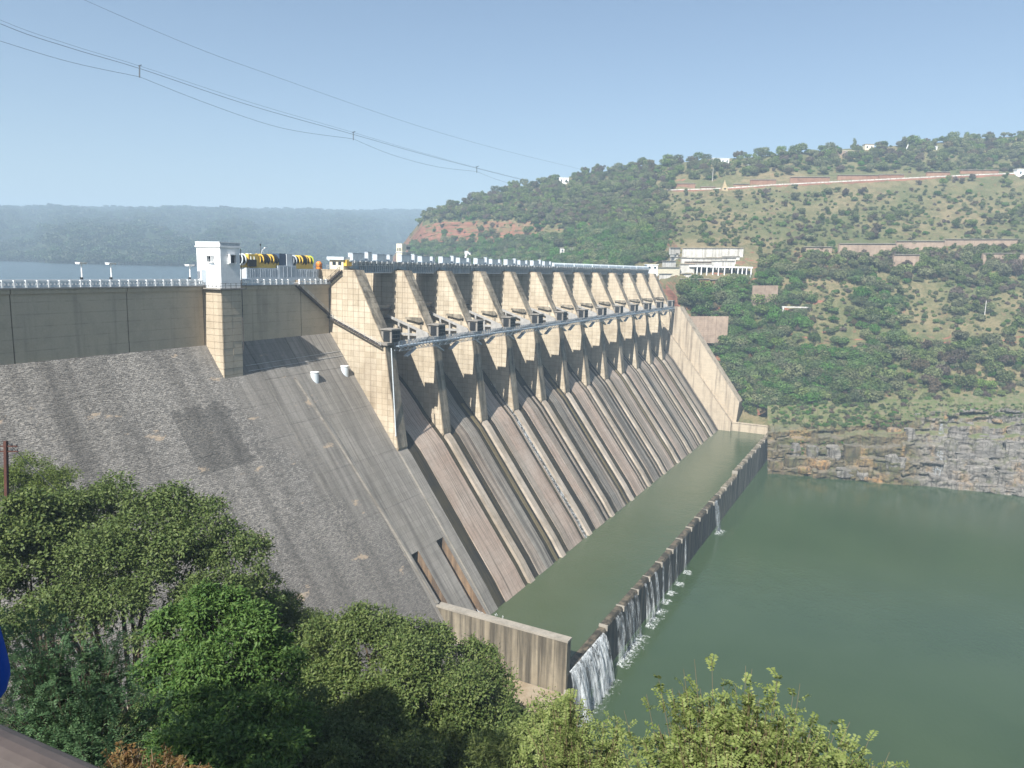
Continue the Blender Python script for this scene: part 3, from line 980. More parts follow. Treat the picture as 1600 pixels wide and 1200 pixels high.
# corbel ledge, post and trunnion block with dark louvred openings at the nose
cb = MB()
cb.prism_x([(124.4, 85.6), (129.5, 85.6), (129.5, 85.0), (124.6, 84.2), (123.5, 84.4)], -0.95, 0.0)
cb.box(-0.25, 0.0, 124.0, 124.8, 79.5, 84.3)
corbel_me = cb.mesh('corbel', M['nose'])
tb = MB()
tb.box(-0.6, PT + 0.6, 119.4, 122.4, 79.6, 80.3)
tb.box(0.2, PT - 0.2, 118.6, 122.0, 80.3, 83.6)
tb.box(-0.2, PT + 0.2, 118.3, 122.2, 83.6, 83.9)
trun_me = tb.mesh('trunnion_block', M['grey'])
lv = MB()
for i in range(3):
    for j in range(2):
        lv.box(0.4 + j * 1.75, 1.9 + j * 1.75, 118.45, 118.62, 80.5 + i * 1.02, 81.3 + i * 1.02)
lv.box(0.05, 0.21, 119.2, 121.2, 80.6, 83.2)
louv_me = lv.mesh('louvre_opening', M['dark'])
for k in range(13):
    x = X0 + BAY * k
    pr = put('pier', pier_me, dam, (x, 0, 0))
    pp = put('formwork_panels', first_panels if k == 0 else inner_panels, pr); pp['kind'] = 'stuff'
    pn = put('nose_panels', nose_me, pr); pn['kind'] = 'stuff'
    if k > 0: put('corbel', corbel_me, pr)
    put('trunnion_block', trun_me, pr)
    put('louvre_opening', louv_me, pr)

# ---- training walls at the far end and the basin walls
XE = X0 + BAY * 12
m = MB()
m.prism_x([(127.9, 76.0), (80.7, 17.2), (80.7, 8.0), (95.0, 8.0), (140.0, 66.0), (140.0, 76.0)], XE - 2.0, XE + 1.6)
m.build('training_wall', M['training'], dam)
m = MB()
m.prism_x([(118.6, 80.0), (115.0, 80.2), (77.6, 28.4), (78.6, 16.8), (78.6, 8.0), (140.0, 8.0), (140.0, 80.0)], XE + 1.65, XE + 11.0)
m.build('outer_training_wall', M['training'], dam)
m = MB()
m.box(XE + 0.2, XE + 2.2, 60.6, 80.6, 2.0, 16.7)
m.box(XE - 0.1, XE + 2.5, 60.3, 80.7, 16.7, 17.0)
m.build('basin_end_wall', M['training'], dam)
# abutment wall right of the last pier
m = MB()
m.box(XE + 4.2, XE + 24.0, 139.3, 152.0, 60.0, DECK_Z - 0.3)
m.build('abutment_wall', M['grey'], dam)
m = MB()
for i in range(11):
    m.box(XE + 4.3 + i * 1.9, XE + 4.45 + i * 1.9, 138.9, 139.1, DECK_Z - 0.3, DECK_Z + 0.8)
m.box(XE + 4.2, XE + 24.0, 138.9, 139.1, DECK_Z + 0.8, DECK_Z + 0.95)
m.box(XE + 4.2, XE + 24.0, 138.8, 139.2, DECK_Z - 0.29, DECK_Z - 0.1)
m.build('abutment_railing', M['panel_white'], dam)

# near basin wall: separate thing, lift marks on the face
bw = empty('basin_wall', (141.6, 59.5, 0), 'tall streaked concrete wall closing the near end of the stilling basin', 'wall')
yb = np.linspace(58.6, 92.4, 12)
for a, c_ in zip(yb[:-1], yb[1:]):
    m = MB(); m.box(0, 2.0, a + 0.03 - 59.5, c_ - 0.03 - 59.5, -1.0, 19.6)
    m.build('wall_panel', M['basin_wall'], bw)
m = MB(); m.box(-0.12, 2.15, 58.45 - 59.5, 93.0 - 59.5, 19.6, 20.05); m.build('coping', M['cap'], bw)

# weir: blocks with chipped chamfered tops
weir = empty('weir', (142, 60.5, 0), 'long low weir wall with thin streams of water falling over it', 'weir')
random.seed(5)
x = 0.0
wl = XE + 1.0 - 142.0
while x < wl:
    w = min(random.uniform(10.5, 13.0), wl - x)
    high = 14.3 if x > 185 else (12.15 if x < 21 else random.choice((12.35, 12.5, 12.65)))
    m = MB()
    m.prism_x([(-1.9, -3), (0.25, -3), (0.25, high - 0.45), (-0.05, high), (-1.6, high - 0.02), (-1.95, high - 0.6)], 142.0 + x + 0.08, 142.0 + x + w - 0.08)
    for q in range(len(m.v)):
        vx, vy, vz = m.v[q]
        m.v[q] = (vx - 142.0, vy, vz)
    m.build('weir_block', M['basin_wall'] if x > 150 else M['weir_dark'], weir)
    m2 = MB()
    if x > 21:
        m2.box(x + 0.02, x + 0.5, -2.25, 0.1, high - 1.3, high + 0.12)
        m2.build('weir_rib', M['cap'], weir)
    x += w
m = MB()
m.prism_z([(131, 55), (141.4, 57.6), (141.4, 78), (136, 82), (127, 74)], -1.0, 7.4)
tag(m.build('concrete_ledge', M['slab_brown']), 'stained brown concrete ledge at the foot of the near basin wall', 'ledge')
m = MB(); m.bar((136.2, 56.6, 7.6), (140.9, 58.2, 8.6), 0.8, 0.9)
tag(m.build('ledge_kerb', M['cap']), 'short grey kerb along the edge of the stained ledge', 'kerb')

# ---- falling water over the weir and down one chute


def water_sheet_mat(name, lo, hi, amax, sc=1.0):
    t = NT(name)
    t.fin((0.80, 0.84, 0.85), 0.6, 0.3)
    n = t.noise(2.4 * sc, detail=6, rough=0.7, stretch=(1, 1, 0.10))
    n2 = t.noise(0.5 * sc, detail=3, stretch=(1, 1, 0.15))
    a = t.ramp(t.math('ADD', t.math('MULTIPLY', n, 0.65), t.math('MULTIPLY', n2, 0.35)), lo, hi)
    t.t.links.new(t.math('MULTIPLY', a, amax), t.b.inputs['Alpha'])
    return t.m


M['sheet'] = water_sheet_mat('veil_of_falling_water', 0.42, 0.66, 0.85)
M['sheet_thin'] = water_sheet_mat('thin_veil_of_falling_water', 0.47, 0.70, 0.62)
t = NT('drifting_white_foam')
t.fin((0.78, 0.82, 0.81), 0.7, 0.2)
yf = t.n('MapRange', {0: t.n('SeparateXYZ', {0: t.pos()}).outputs[1], 1: 51.0, 2: 56.5}).outputs[0]
fo = t.noise(1.1, detail=7, rough=0.72)
a_ = t.ramp(t.math('ADD', fo, t.math('MULTIPLY', yf, 0.24)), 0.66, 0.86)
t.t.links.new(t.math('MULTIPLY', a_, 0.7), t.b.inputs['Alpha'])
M['drift'] = t.m


def fall(name, segs, z_top, label, n_per_m=2.2, group=None, mat='foam', throw=2.2):
    V, F = [], []
    rg = np.random.default_rng(len(name) + int(segs[0][0]))
    for layer in range(2):
        for xa, xb in segs:
            n = max(4, int((xb - xa) * 2.5))
            base = len(V)
            wob = rg.normal(0, .16, n + 1)
            for i in range(n + 1):
                x = xa + (xb - xa) * i / n
                th = throw * (0.75 + 0.3 * layer + wob[i])
                for q in range(10):
                    u = q / 9
                    spread = (x - (xa + xb) / 2) * .10 * u
                    V.append((x + spread, 58.55 - .12 * layer - th * u, z_top * (1 - u * u) + 0.06))
            for i in range(n):
                F += [(base + i * 10 + q, base + (i + 1) * 10 + q, base + (i + 1) * 10 + q + 1, base + i * 10 + q + 1) for q in range(9)]
    o = put(name, np_mesh(name, V, F, M['sheet'] if n_per_m > 30 else M['sheet_thin'], smooth=True))
    tag(o, label, 'waterfall', group)
    m = MB()
    for xa, xb in segs:
        y1 = 58.6 - throw * .7
        k = max(2, int((xb - xa + 3)))
        top = [(xa - 1.0 + (xb - xa + 2.0) * i / k, y1 + .3, 0.03) for i in range(k + 1)]
        bot = [(xa - 1.6 + (xb - xa + 3.2) * i / k, y1 - throw * 1.1 - rg.uniform(0, 1.6), 0.03) for i in range(k + 1)]
        m.poly(top + bot, [(i, i + 1, k + 2 + i, k + 1 + i) for i in range(k)])
        for i in range(int((xb - xa) * 3)):
            x = rg.uniform(xa, xb); y = y1 - throw * rg.uniform(.1, .5); r_ = rg.uniform(.15, .4)
            v = [(x + r_ * math.cos(a), y + r_ * math.sin(a) * .8, 0.05) for a in np.linspace(0, 6.283, 7, endpoint=False)] + [(x, y, rg.uniform(.15, .5))]
            m.poly(v, [(q, (q + 1) % 7, 7) for q in range(7)])
    s = m.build('splash', M['drift'], o)
    return o


fall('waterfall', [(143.2, 150.5), (150.2, 156.0), (156.5, 164.0)], 12.0, 'broad white waterfall pouring over the weir beside the basin wall', 34, 'falls over the weir', throw=3.4)
fall('waterfall', [(172.5, 177.0), (179.0, 181.0), (182.5, 185.5), (188.0, 189.5)], 12.0, 'ragged white falls over the weir, second from the basin wall', 13, 'falls over the weir')
fall('waterfall', [(196.5, 198.0), (201.0, 202.0), (206.0, 208.0)], 12.0, 'thin white trickles over the weir, third from the basin wall', 7, 'falls over the weir')
fall('waterfall', [(214.0, 215.2), (221.0, 222.0), (229.5, 230.2), (240.0, 241.0)], 12.3, 'faint trickles over the middle of the weir, fourth from the basin wall', 3.0, 'falls over the weir', throw=1.2)
fall('waterfall', [(284.0, 288.5)], 12.2, 'single white fall over the far half of the weir', 9, 'falls over the weir')

# rivulet down the fourth bay's chute
def rivulet(name, x0, x1, label, n, mat, from_i=7):
    p = chute_profile(0.42)[from_i:]
    rg = np.random.default_rng(3)
    V, F = [], []
    dense = []
    for (ya, za), (yb, zb) in zip(p[:-1], p[1:]):
        k = max(1, int(math.hypot(ya - yb, za - zb) / 2.0))
        dense += [(ya + (yb - ya) * i / k, za + (zb - za) * i / k) for i in range(k)]
    for s in range(n):
        i0 = rg.integers(0, len(dense) - 6); L = int(rg.integers(5, 26)); x = rg.uniform(x0, x1); w = rg.uniform(0.08, 0.22)
        base = len(V); seg = dense[i0:i0 + L]
        for (y, z) in seg:
            x += rg.normal(0, 0.06)
            V += [(x - w / 2, y, z), (x + w / 2, y, z)]
        F += [(base + 2 * q, base + 2 * q + 1, base + 2 * q + 3, base + 2 * q + 2) for q in range(len(seg) - 1)]
    return tag(put(name, np_mesh(name, V, F, M[mat])), label, 'rivulet')


rivulet('rivulet', X0 + BAY * 3 - 2.6, X0 + BAY * 3 - 1.0, 'sparkling rivulet of white water running down the third bay', 36, 'foam_thin')
# jet leaving the right-hand sluice
m = MB()
rg = np.random.default_rng(8)
for i in range(46):
    x = rg.uniform(154.0, 156.4); y0 = rg.uniform(88, 97); z0 = 12.6 + max(0, y0 - 88.3) * 0.27 + 0.15
    L = rg.uniform(1.5, 4.5); w = rg.uniform(0.15, 0.45)
    y1 = max(84.6, y0 - L); z1 = max(12.25, 12.6 + max(0, y1 - 88.3) * 0.27 + 0.15)
    m.poly([(x - w, y0, z0), (x + w, y0, z0), (x + w * 1.4, y1, z1), (x - w * 1.2, y1, z1)], [(0, 1, 2, 3)])
for i in range(40):
    x = rg.normal(155.4, 1.5); y = rg.normal(84.6, 1.5); r_ = rg.uniform(0.3, 0.9)
    v = [(x + r_ * math.cos(a) * rg.uniform(.6, 1.2), y + r_ * math.sin(a) * rg.uniform(.6, 1.2), 12.13) for a in np.linspace(0, 6.283, 7, endpoint=False)] + [(x, y, 12.2 + rg.uniform(.1, .5))]
    m.poly(v, [(k, (k + 1) % 7, 7) for k in range(7)])
tag(m.build('sluice_outflow', M['foam']), 'white foaming outflow from the slot beside the first bay', 'outflow')

# ------------------------------------------------------------------ things on the dam
ORD = ['first', 'second', 'third', 'fourth', 'fifth', 'sixth', 'seventh', 'eighth', 'ninth', 'tenth', 'eleventh', 'twelfth', 'thirteenth']

# radial gates
gx0, gx1 = PT + 0.15, BAY - 0.15
skin = MB(); ribs = MB()
TY, TZ, RG_ = 120.5, 80.6, 16.6
aa = np.linspace(R(-31), R(30), 13)
pin = [(TY + RG_ * math.cos(a), TZ + RG_ * math.sin(a)) for a in aa]
pout = [(TY + (RG_ + 0.25) * math.cos(a), TZ + (RG_ + 0.25) * math.sin(a)) for a in aa]
for i in range(12):
    skin.prism_x([pin[i], pin[i + 1], pout[i + 1], pout[i]], gx0, gx1)
for i in range(1, 12, 2):
    a = aa[i]
    y, z = TY + (RG_ - 0.45) * math.cos(a), TZ + (RG_ - 0.45) * math.sin(a)
    ribs.bar((gx0, y, z), (gx1, y, z), 0.9, 0.45)
arm_me = []
for xx in (gx0 + 1.6, gx1 - 1.6):
    arms = MB()
    end = gx0 + 0.5 if xx < 10 else gx1 - 0.5
    for a in (R(-20), R(0), R(19)):
        arms.bar((end, TY + 1.2 * math.cos(a), TZ + 1.2 * math.sin(a)), (xx, TY + (RG_ - .7) * math.cos(a), TZ + (RG_ - .7) * math.sin(a)), 0.42, 0.7)
    a0, a1 = R(-20), R(19)
    for (ra, rb) in ((0.8, 5.2), (7.6, 8.2), (11.2, 11.8)):
        v = []
        for dx in (-0.2, 0.2):
            for rr, ang in ((ra, a0), (ra, a1), (rb, a1), (rb, a0)):
                u = rr / RG_
                v.append((end + (xx - end) * u + dx, TY + rr * math.cos(ang), TZ + rr * math.sin(ang)))
        arms.poly(v, [(0, 3, 2, 1), (4, 5, 6, 7), (0, 1, 5, 4), (1, 2, 6, 5), (2, 3, 7, 6), (3, 0, 4, 7)])
    arm_me.append(('radial_arm', arms.mesh('radial_arm', M['arm_grey'])))
gate_me = [('skin_plate', skin.mesh('skin_plate', M['gate_grey'])), ('stiffening_beams', ribs.mesh('stiffening_beams', M['rail_dark'])),
           ] + arm_me
for k in range(12):
    g = empty('spillway_gate', (X0 + BAY * k, 0, 0), f'radial steel gate with white arms closing the {ORD[k]} bay from the white tower', 'gate', 'radial gates between the piers')
    for nm, me in gate_me:
        put(nm, me, g)

# spillway road bridge seen through the bays, far side
m = MB()
m.box(X0, XE + 4, 146.5, 152, DECK_Z - 1.4, DECK_Z - 0.1)
rb_ = tag(m.build('road_bridge', M['grey']), 'concrete road bridge crossing behind the spillway gates', 'bridge')
m = MB()
for i in range(134):
    m.box(X0 + i * 2, X0 + i * 2 + 0.3, 146.6, 146.9, DECK_Z - 0.09, DECK_Z + 1.0)
m.box(X0, XE + 4, 146.55, 146.95, DECK_Z + 1.0, DECK_Z + 1.2)
m.box(X0, XE + 4, 146.55, 146.95, DECK_Z + 0.3, DECK_Z + 0.55)
m.build('railing', M['panel_white'], rb_)

# hoist bridge spans
HB0, HB1 = 134.3, 141.0
gd = MB()
L0, L1 = 0.4, BAY - 0.1
for y in (HB0, HB1 - 0.5):
    v = []
    for yy in (y, y + 0.5):
        v += [(L0, yy, 101.2), (L1, yy, 101.2), (L1, yy, 99.5), (L1 - 1.8, yy, 99.0), (L1 - 3.4, yy, 98.3), (L0 + 3.4 + PT * .5, yy, 98.3), (L0 + 1.8 + PT * .5, yy, 99.0), (L0, yy, 99.5)]
    n = 8
    gd.poly(v, [tuple(range(n - 1, -1, -1)), tuple(range(n, 2 * n))] + [(i, (i + 1) % n, n + (i + 1) % n, n + i) for i in range(n)])
girder_me = gd.mesh('girder', M['steel'])
sf = MB()
for i in range(17):
    x = L0 + 4.2 + i * (L1 - L0 - 6.6) / 16
    sf.box(x - 0.09, x + 0.09, HB0 - 0.28, HB0, 98.4, 101.1)
sf.box(L0, L1, HB0 - 0.30, HB0 - 0.003, 101.0, 101.25)
sf.box(L0 + 4, L1 - 3, HB0 - 0.30, HB0 - 0.003, 98.15, 98.4)
stiff_me = sf.mesh('stiffeners', M['steel_light'])
dk = MB(); dk.box(0.05, BAY - 0.05, HB0 - 0.9, HB1 + 0.6, 101.26, 101.55)
deck_me = dk.mesh('deck_plate', M['steel'])
rl = MB()
for i in range(12):
    x = i * BAY / 12 + 0.2
    rl.box(x - 0.05, x + 0.05, HB0 - 1.25, HB0 - 1.15, 100.3, 101.3)
for z in (100.3, 100.8, 101.25):
    rl.box(0.1, BAY - 0.1, HB0 - 1.24, HB0 - 1.16, z - 0.05, z + 0.05)
for i in range(9):
    x = 1.2 + i * BAY / 9.2
    rl.box(x, x + random.uniform(0.5, 1.2), HB0 - 1.25, HB0 - 0.92, 101.0 + random.uniform(-.2, .2), 101.5)
rail_me = rl.mesh('railing', M['steel_light'])
for k in range(12):
    h = empty('hoist_bridge_span', (X0 + BAY * k + 1.9, 0, 0), f'blue-grey steel girder span with pale stiffeners over the {ORD[k]} bay from the white tower', 'bridge span', 'hoist bridge spans on top of the piers')
    put('girder', girder_me, h); put('stiffeners', stiff_me, h); put('deck_plate', deck_me, h); put('railing', rail_me, h)
# machine cabinets on the spans
random.seed(21)


def cabinet_mesh(w, h, d):
    m = MB()
    m.box(0, w, 0, d, 0, h, 0)
    m.box(-0.06, w + 0.06, -0.06, d + 0.06, h, h + 0.12, 0)
    return m.mesh('cabinet_body', M['housing'])


def cabinet_doors(w, h):
    m = MB()
    n = max(1, round(w / 1.1))
    for i in range(n):
        m.box(i * w / n + 0.08, (i + 1) * w / n - 0.08, -0.05, 0.0, 0.15, h - 0.15)
    return m.mesh('cabinet_door', M['panel_white'])


CAB = [(5.0, 1.9, 1.6), (1.6, 2.3, 1.2), (4.4, 1.8, 1.6), (1.5, 1.8, 1.2)]
CABM = [(cabinet_mesh(*c), cabinet_doors(c[0], c[1])) for c in CAB]
hood = MB()
n = 9
for i in range(5):
    x = i * 2.1
    pr = [(0.0, 0.0), (0.0, 0.7)] + [(0.9 - 0.9 * math.cos(a), 0.7 + 0.75 * math.sin(a)) for a in np.linspace(0.2, math.pi - 0.2, n)] + [(1.8, 0.7), (1.8, 0.0)]
    hood.prism_x(pr, x, x + 1.75)
hood_me = hood.mesh('rounded_hood', M['panel_white'])
CN = ['widest pale machine cabinet', 'tall narrow white cabinet', 'low wide white cabinet', 'small narrow white cabinet']
PLACE = [('next to the cream cabin', 'midway over the bay', 'at the far end of the span')]
for k in range(12):
    xb = X0 + BAY * k + 2.2
    if k < 6:
        xo = 0.6
        for q, wi in enumerate((0, 1, 2, 3)):
            w, h, d = CAB[wi]
            c = empty('hoist_cabinet', (xb + xo, HB0 - 0.75, 101.56), f'{CN[wi]} on the hoist bridge over the {ORD[k]} bay', 'cabinet', 'machine cabinets on the hoist bridge')
            put('cabinet_body', CABM[wi][0], c); put('cabinet_door', CABM[wi][1], c)
            xo += w + (1.5 if wi in (0, 2) else 2.4)
    else:
        for q in range(2):
            c = put('hoist_hood', hood_me, None, (xb + 0.6 + q * 10.9, HB0 + 0.2, 101.55))
            tag(c, f'row of pale rounded hoist hoods over the {ORD[k]} bay, {"nearer" if q == 0 else "farther"} half of the span', 'hoist hood', 'rounded hoist hoods on the far spans')

# cream cabin, orange drums on the first pier
cabn = empty('operator_cabin', (158.6, 134.2, 99.0), 'cream operator cabin with a yellow front on the first pier', 'cabin')
m = MB(); m.box(0, 2.9, 0.8, 5.6, 0, 2.6); m.build('wall', M['cream'], cabn)
m = MB(); m.box(-0.6, 3.2, 0.2, 6.1, 2.6, 3.4); m.build('roof', M['panel_white'], cabn)
m = MB(); m.box(0.2, 2.4, -0.1, 0.8, 1.0, 2.6); m.build('front_panel', M['yellow'], cabn)
m = MB(); m.box(-0.05, 0.0, 1.5, 2.6, 1.2, 2.1); m.box(-0.05, 0, 3.4, 4.6, 1.2, 2.1); m.build('window', M['glass'], cabn)
m = MB()
for i in range(5):
    m.bar((-1.3, 0.6 + i * 1.2, 0), (-1.3, 0.6 + i * 1.2, 1.1), .08, .08)
m.bar((-1.3, .5, 1.1), (-1.3, 5.6, 1.1), .08, .08); m.bar((-1.3, .5, .6), (-1.3, 5.6, .6), .08, .08)
m.build('handrail', M['steel_light'], cabn)
dr = empty('orange_drum', (158.9, 143.9, 99.0), 'upright orange ribbed drum on the back corner of the first pier', 'drum')
m = MB(); m.tube([(0, 0, 0), (0, 0, 1.5), (0, 0, 1.95), (0, 0, 2.1)], [0.8, 0.8, 0.55, 0.15], 14); m.build('drum_body', M['orange'], dr)
m = MB()
for i in range(6):
    a = i * math.pi / 3
    m.bar((0.84 * math.cos(a), 0.84 * math.sin(a), 0), (0.84 * math.cos(a), 0.84 * math.sin(a), 1.5), .1, .1)
m.tube([(0, 0, 0.72), (0, 0, 0.84)], 0.87, 14); m.build('rib_hoop', M['rail_dark'], dr)

# catwalk spans along the pier noses
ck = MB(); ck.box(0, BAY, 117.5, 119.1, 79.25, 79.45)
ck_me = ck.mesh('walkway_deck', M['steel'])
tr = MB()
nb = 14
for y in (117.5, 119.1):
    tr.bar((0, y, 79.15), (BAY, y, 79.15), 0.08, 0.12)
    tr.bar((0, y, 78.1), (BAY, y, 78.1), 0.08, 0.10)
    for i in range(nb):
        xa, xb = BAY * i / nb, BAY * (i + 1) / nb
        tr.bar((xa, y, 78.1), (xb, y, 79.15) if i % 2 == 0 else (xb, y, 78.1), 0.08, 0.08)
        tr.bar((xa, y, 79.15), (xb, y, 78.1), 0.08, 0.08)
tr.bar((PT, 118.3, 76.3), (PT + 4.2, 118.3, 78.2), 1.2, 0.35); tr.bar((BAY, 118.3, 76.3), (BAY - 4.2, 118.3, 78.2), 1.2, 0.35)
tr_me = tr.mesh('truss', M['housing'])
hr = MB()
for y in (117.5, 119.1):
    for i in range(nb + 1):
        hr.bar((BAY * i / nb, y, 79.45), (BAY * i / nb, y, 80.6), 0.09, 0.09)
    for z in (80.0, 80.6):
        hr.bar((0, y, z), (BAY, y, z), 0.09, 0.09)
    for i in range(nb):
        xa, xb = BAY * i / nb, BAY * (i + 1) / nb
        hr.bar((xa, y, 79.45), (xb, y, 80.6), 0.07, 0.07)
hr_me = hr.mesh('handrail', M['housing_dark'])
for k in range(12):
    c = empty('catwalk_span', (X0 + BAY * k + 2.0, 0, 0), f'white lattice walkway hung across the {ORD[k]} bay from the white tower', 'walkway', 'lattice walkway spans along the pier noses')
    put('walkway_deck', ck_me, c); put('truss', tr_me, c); put('handrail', hr_me, c)

# staircase down the wall and along the first pier


def stair(name, a, b_, w_dir, label, rail):
    """flight from a to b_ (3-D), w_dir = unit offset to its outer side"""
    a, b_, w = Vector(a), Vector(b_), Vector(w_dir)
    root = empty(name, a, label, 'staircase', 'steel stairs down to the walkway')
    m = MB()
    for o in (0.1, 1.0):
        m.bar(w * o, (b_ - a) + w * o, 0.14, 0.42)
    m.build('stringer', M['rail_dark'], root)
    n = int((b_ - a).length / 0.75)
    td = MB()
    dh = Vector((b_.x - a.x, b_.y - a.y, 0)).normalized() * 0.18
    for i in range(n):
        p = (b_ - a) * ((i + 0.5) / n)
        td.poly([p + w * .15 - dh, p + w * .95 - dh, p + w * .95 + dh, p + w * .15 + dh, p + w * .15 - dh + Vector((0, 0, .07)), p + w * .95 - dh + Vector((0, 0, .07)), p + w * .95 + dh + Vector((0, 0, .07)), p + w * .15 + dh + Vector((0, 0, .07))],
                [(0, 3, 2, 1), (4, 5, 6, 7), (0, 1, 5, 4), (1, 2, 6, 5), (2, 3, 7, 6), (3, 0, 4, 7)])
    td.build('treads', M['rail_dark'], root)
    hm = MB()
    n = int((b_ - a).length / 1.9)
    for i in range(n + 1):
        p = (b_ - a) * (i / n) + w * 1.0
        hm.bar(p, p + Vector((0, 0, 1.1)), 0.07, 0.07)
    for h in (0.6, 1.1):
        hm.bar(w * 1.0 + Vector((0, 0, h)), (b_ - a) + w * 1.0 + Vector((0, 0, h)), 0.07, 0.07)
    hm.build('handrail', M[rail], root)


stair('steel_stair', (144.6, 139.0, 94.8), (157.2, 139.0, 86.4), (0, -1, 0), 'dark steel stair slanting down the tan wall to the first pier', 'steel_light')
stair('steel_stair', (157.6, 139.0, 86.2), (157.6, 121.0, 79.3), (-1, 0, 0), 'grey steel stair slanting down the face of the first pier to the walkway', 'steel_light')
stair('steel_stair', (157.6, 139.3, 95.3), (157.6, 134.6, 98.7), (-1, 0, 0), 'short dark stair rising to the top of the first pier', 'rail_dark')

# parapet of the road: one panel per bay of three openings
par = empty('road_parapet', (XW, WALL_Y - 0.55, DECK_Z), 'white pierced concrete parapet along the edge of the dam road', 'parapet')
pm = MB()
PL = 2.0
pm.box(0, PL, 0, 0.22, 0, 0.42)
pm.box(0, PL, 0, 0.22, 0.82, 1.15)
for i in range(4):
    pm.box(0.02 + i * PL / 3 - (0.14 if i else 0), 0.02 + i * PL / 3 + (0.14 if i < 3 else 0), 0.01, 0.21, 0.42, 0.82)
pm_me = pm.mesh('parapet_panel', M['panel_white'])
po = MB(); po.box(-0.16, 0.16, -0.08, 0.30, 0, 1.3)
po_me = po.mesh('parapet_post', M['white'])
x = 0.0
while x < 137.0:
    gap = 143.0 < XW + x < 144.5
    if not (115.5 < XW + x + 1 < 122.6) and not gap:
        put('parapet_panel', pm_me, par, (x, 0, 0.12))
        put('parapet_post', po_me, par, (x, 0, 0.12))
    x += PL

# white control tower on its slim pier
tw = empty('tower_pier', (116.6, 133.9, 0), 'slim pale concrete pier standing on the slope under the white tower', 'pier')
m = MB()
m.prism_x([(0, 94.3), (5.6, 94.3), (5.6, 80.8), (5.2, 80.6), (0, 73.0)], 0, 5.4)
m.build('pier_shaft', M['pier_joint'], tw)
random.seed(4)
for i in range(14):
    z0 = 73.6 + i * 1.5
    for j in range(2):
        m = MB(); m.box(0.04 + j * 2.7, 2.66 + j * 2.7, -random.uniform(.04, .09), 0.0, z0 + 0.05, min(z0 + 1.45, 94.2)); m.build('panel', M['pier'], tw)
    for j in range(2):
        c_ = clip([(0, 94.2), (5.3, 94.2), (5.3, 81.0), (0, 73.4)], 0.03 + j * 2.65, 2.62 + j * 2.65, z0 + 0.05, min(z0 + 1.45, 94.2))
        if c_:
            m = MB(); m.prism_x(c_[::-1], -random.uniform(.04, .09), 0.0); m.build('panel', M['pier'], tw)
ct = empty('control_tower', (116.6, 133.9, 94.35), 'white two-storey control tower with small hooded windows on the dam', 'tower')
m = MB()
m.box(-0.9, 6.6, -0.8, 8.4, 0, 0.28); m.build('base_slab', M['grey'], ct)
m = MB(); m.box(0, 5.5, 0, 7.4, 0.28, 9.2); m.build('wall', M['white'], ct)
for i in range(6):
    for j in range(3):
        m = MB(); m.box(0.05 + j * 1.8, 1.82 + j * 1.8, -0.06, 0.0, 0.4 + i * 1.42, 1.74 + i * 1.42); m.build('wall_panel', M['white'], ct)
m = MB(); m.box(-0.25, 5.75, -0.25, 7.65, 9.2, 9.5); m.box(-0.1, 5.6, -0.1, 7.5, 9.5, 10.25); m.box(-0.2, 5.7, -0.2, 7.6, 10.25, 10.4); m.build('roof_parapet', M['white'], ct)
m = MB()
for i in range(14):
    m.box(0.05 + i * .4, .3 + i * .4, -0.16, -0.1, 9.55, 10.2)
m.build('roof_louvres', M['housing'], ct)
for (nm, f) in (('window', 0), ('window', 1)):
    m = MB(); g = MB()
    if f == 0:
        m.box(-0.75, 0.0, 2.0, 2.12, 6.0, 7.3); m.box(-0.75, 0, 3.4, 3.52, 6.0, 7.3); m.box(-0.8, 0, 1.9, 3.6, 7.3, 7.45); m.box(-0.3, 0, 1.9, 3.6, 5.85, 6.0)
        g.box(-0.06, 0.0, 2.12, 3.4, 6.0, 7.3)
    else:
        m.box(2.1, 2.25, -0.8, -0.06, 5.8, 7.6); m.box(3.75, 3.9, -0.8, -0.06, 5.8, 7.6); m.box(2.0, 4.1, -0.9, -0.06, 7.6, 7.78); m.box(2.0, 4.1, -0.35, -0.06, 5.6, 5.8)
        g.box(2.25, 3.75, -0.12, -0.06, 5.8, 7.6)
    w_ = m.build('window', M['white'], ct); g.build('pane', M['glass'], w_)
m = MB(); m.box(-0.06, 0, 4.6, 6.0, 0.3, 4.2); m.build('door', M['housing_dark'], ct)
m = MB(); m.box(-0.1, 0.0, 1.7, 3.1, 5.35, 5.75)
m.build('sign_plate', M['housing_dark'], ct)
m = MB()
for i in range(8):
    m.bar((-0.8, -0.7 + i * 1.28, .28), (-0.8, -0.7 + i * 1.28, 1.4), .07, .07)
for i in range(6):
    m.bar((-0.8 + i * 1.45, -0.7, .28), (-0.8 + i * 1.45, -0.7, 1.4), .07, .07)
for h in (.85, 1.4):
    m.bar((-.8, -.7, h), (-.8, 8.3, h), .06, .06); m.bar((-.8, -.7, h), (6.5, -.7, h), .06, .06)
m.build('balcony_rail', M['rail_dark'], ct)
m = MB(); m.tube([(5.7, -0.12, -14), (5.7, -0.12, 9.0)], 0.09, 6); m.build('downpipe', M['rail_dark'], ct)

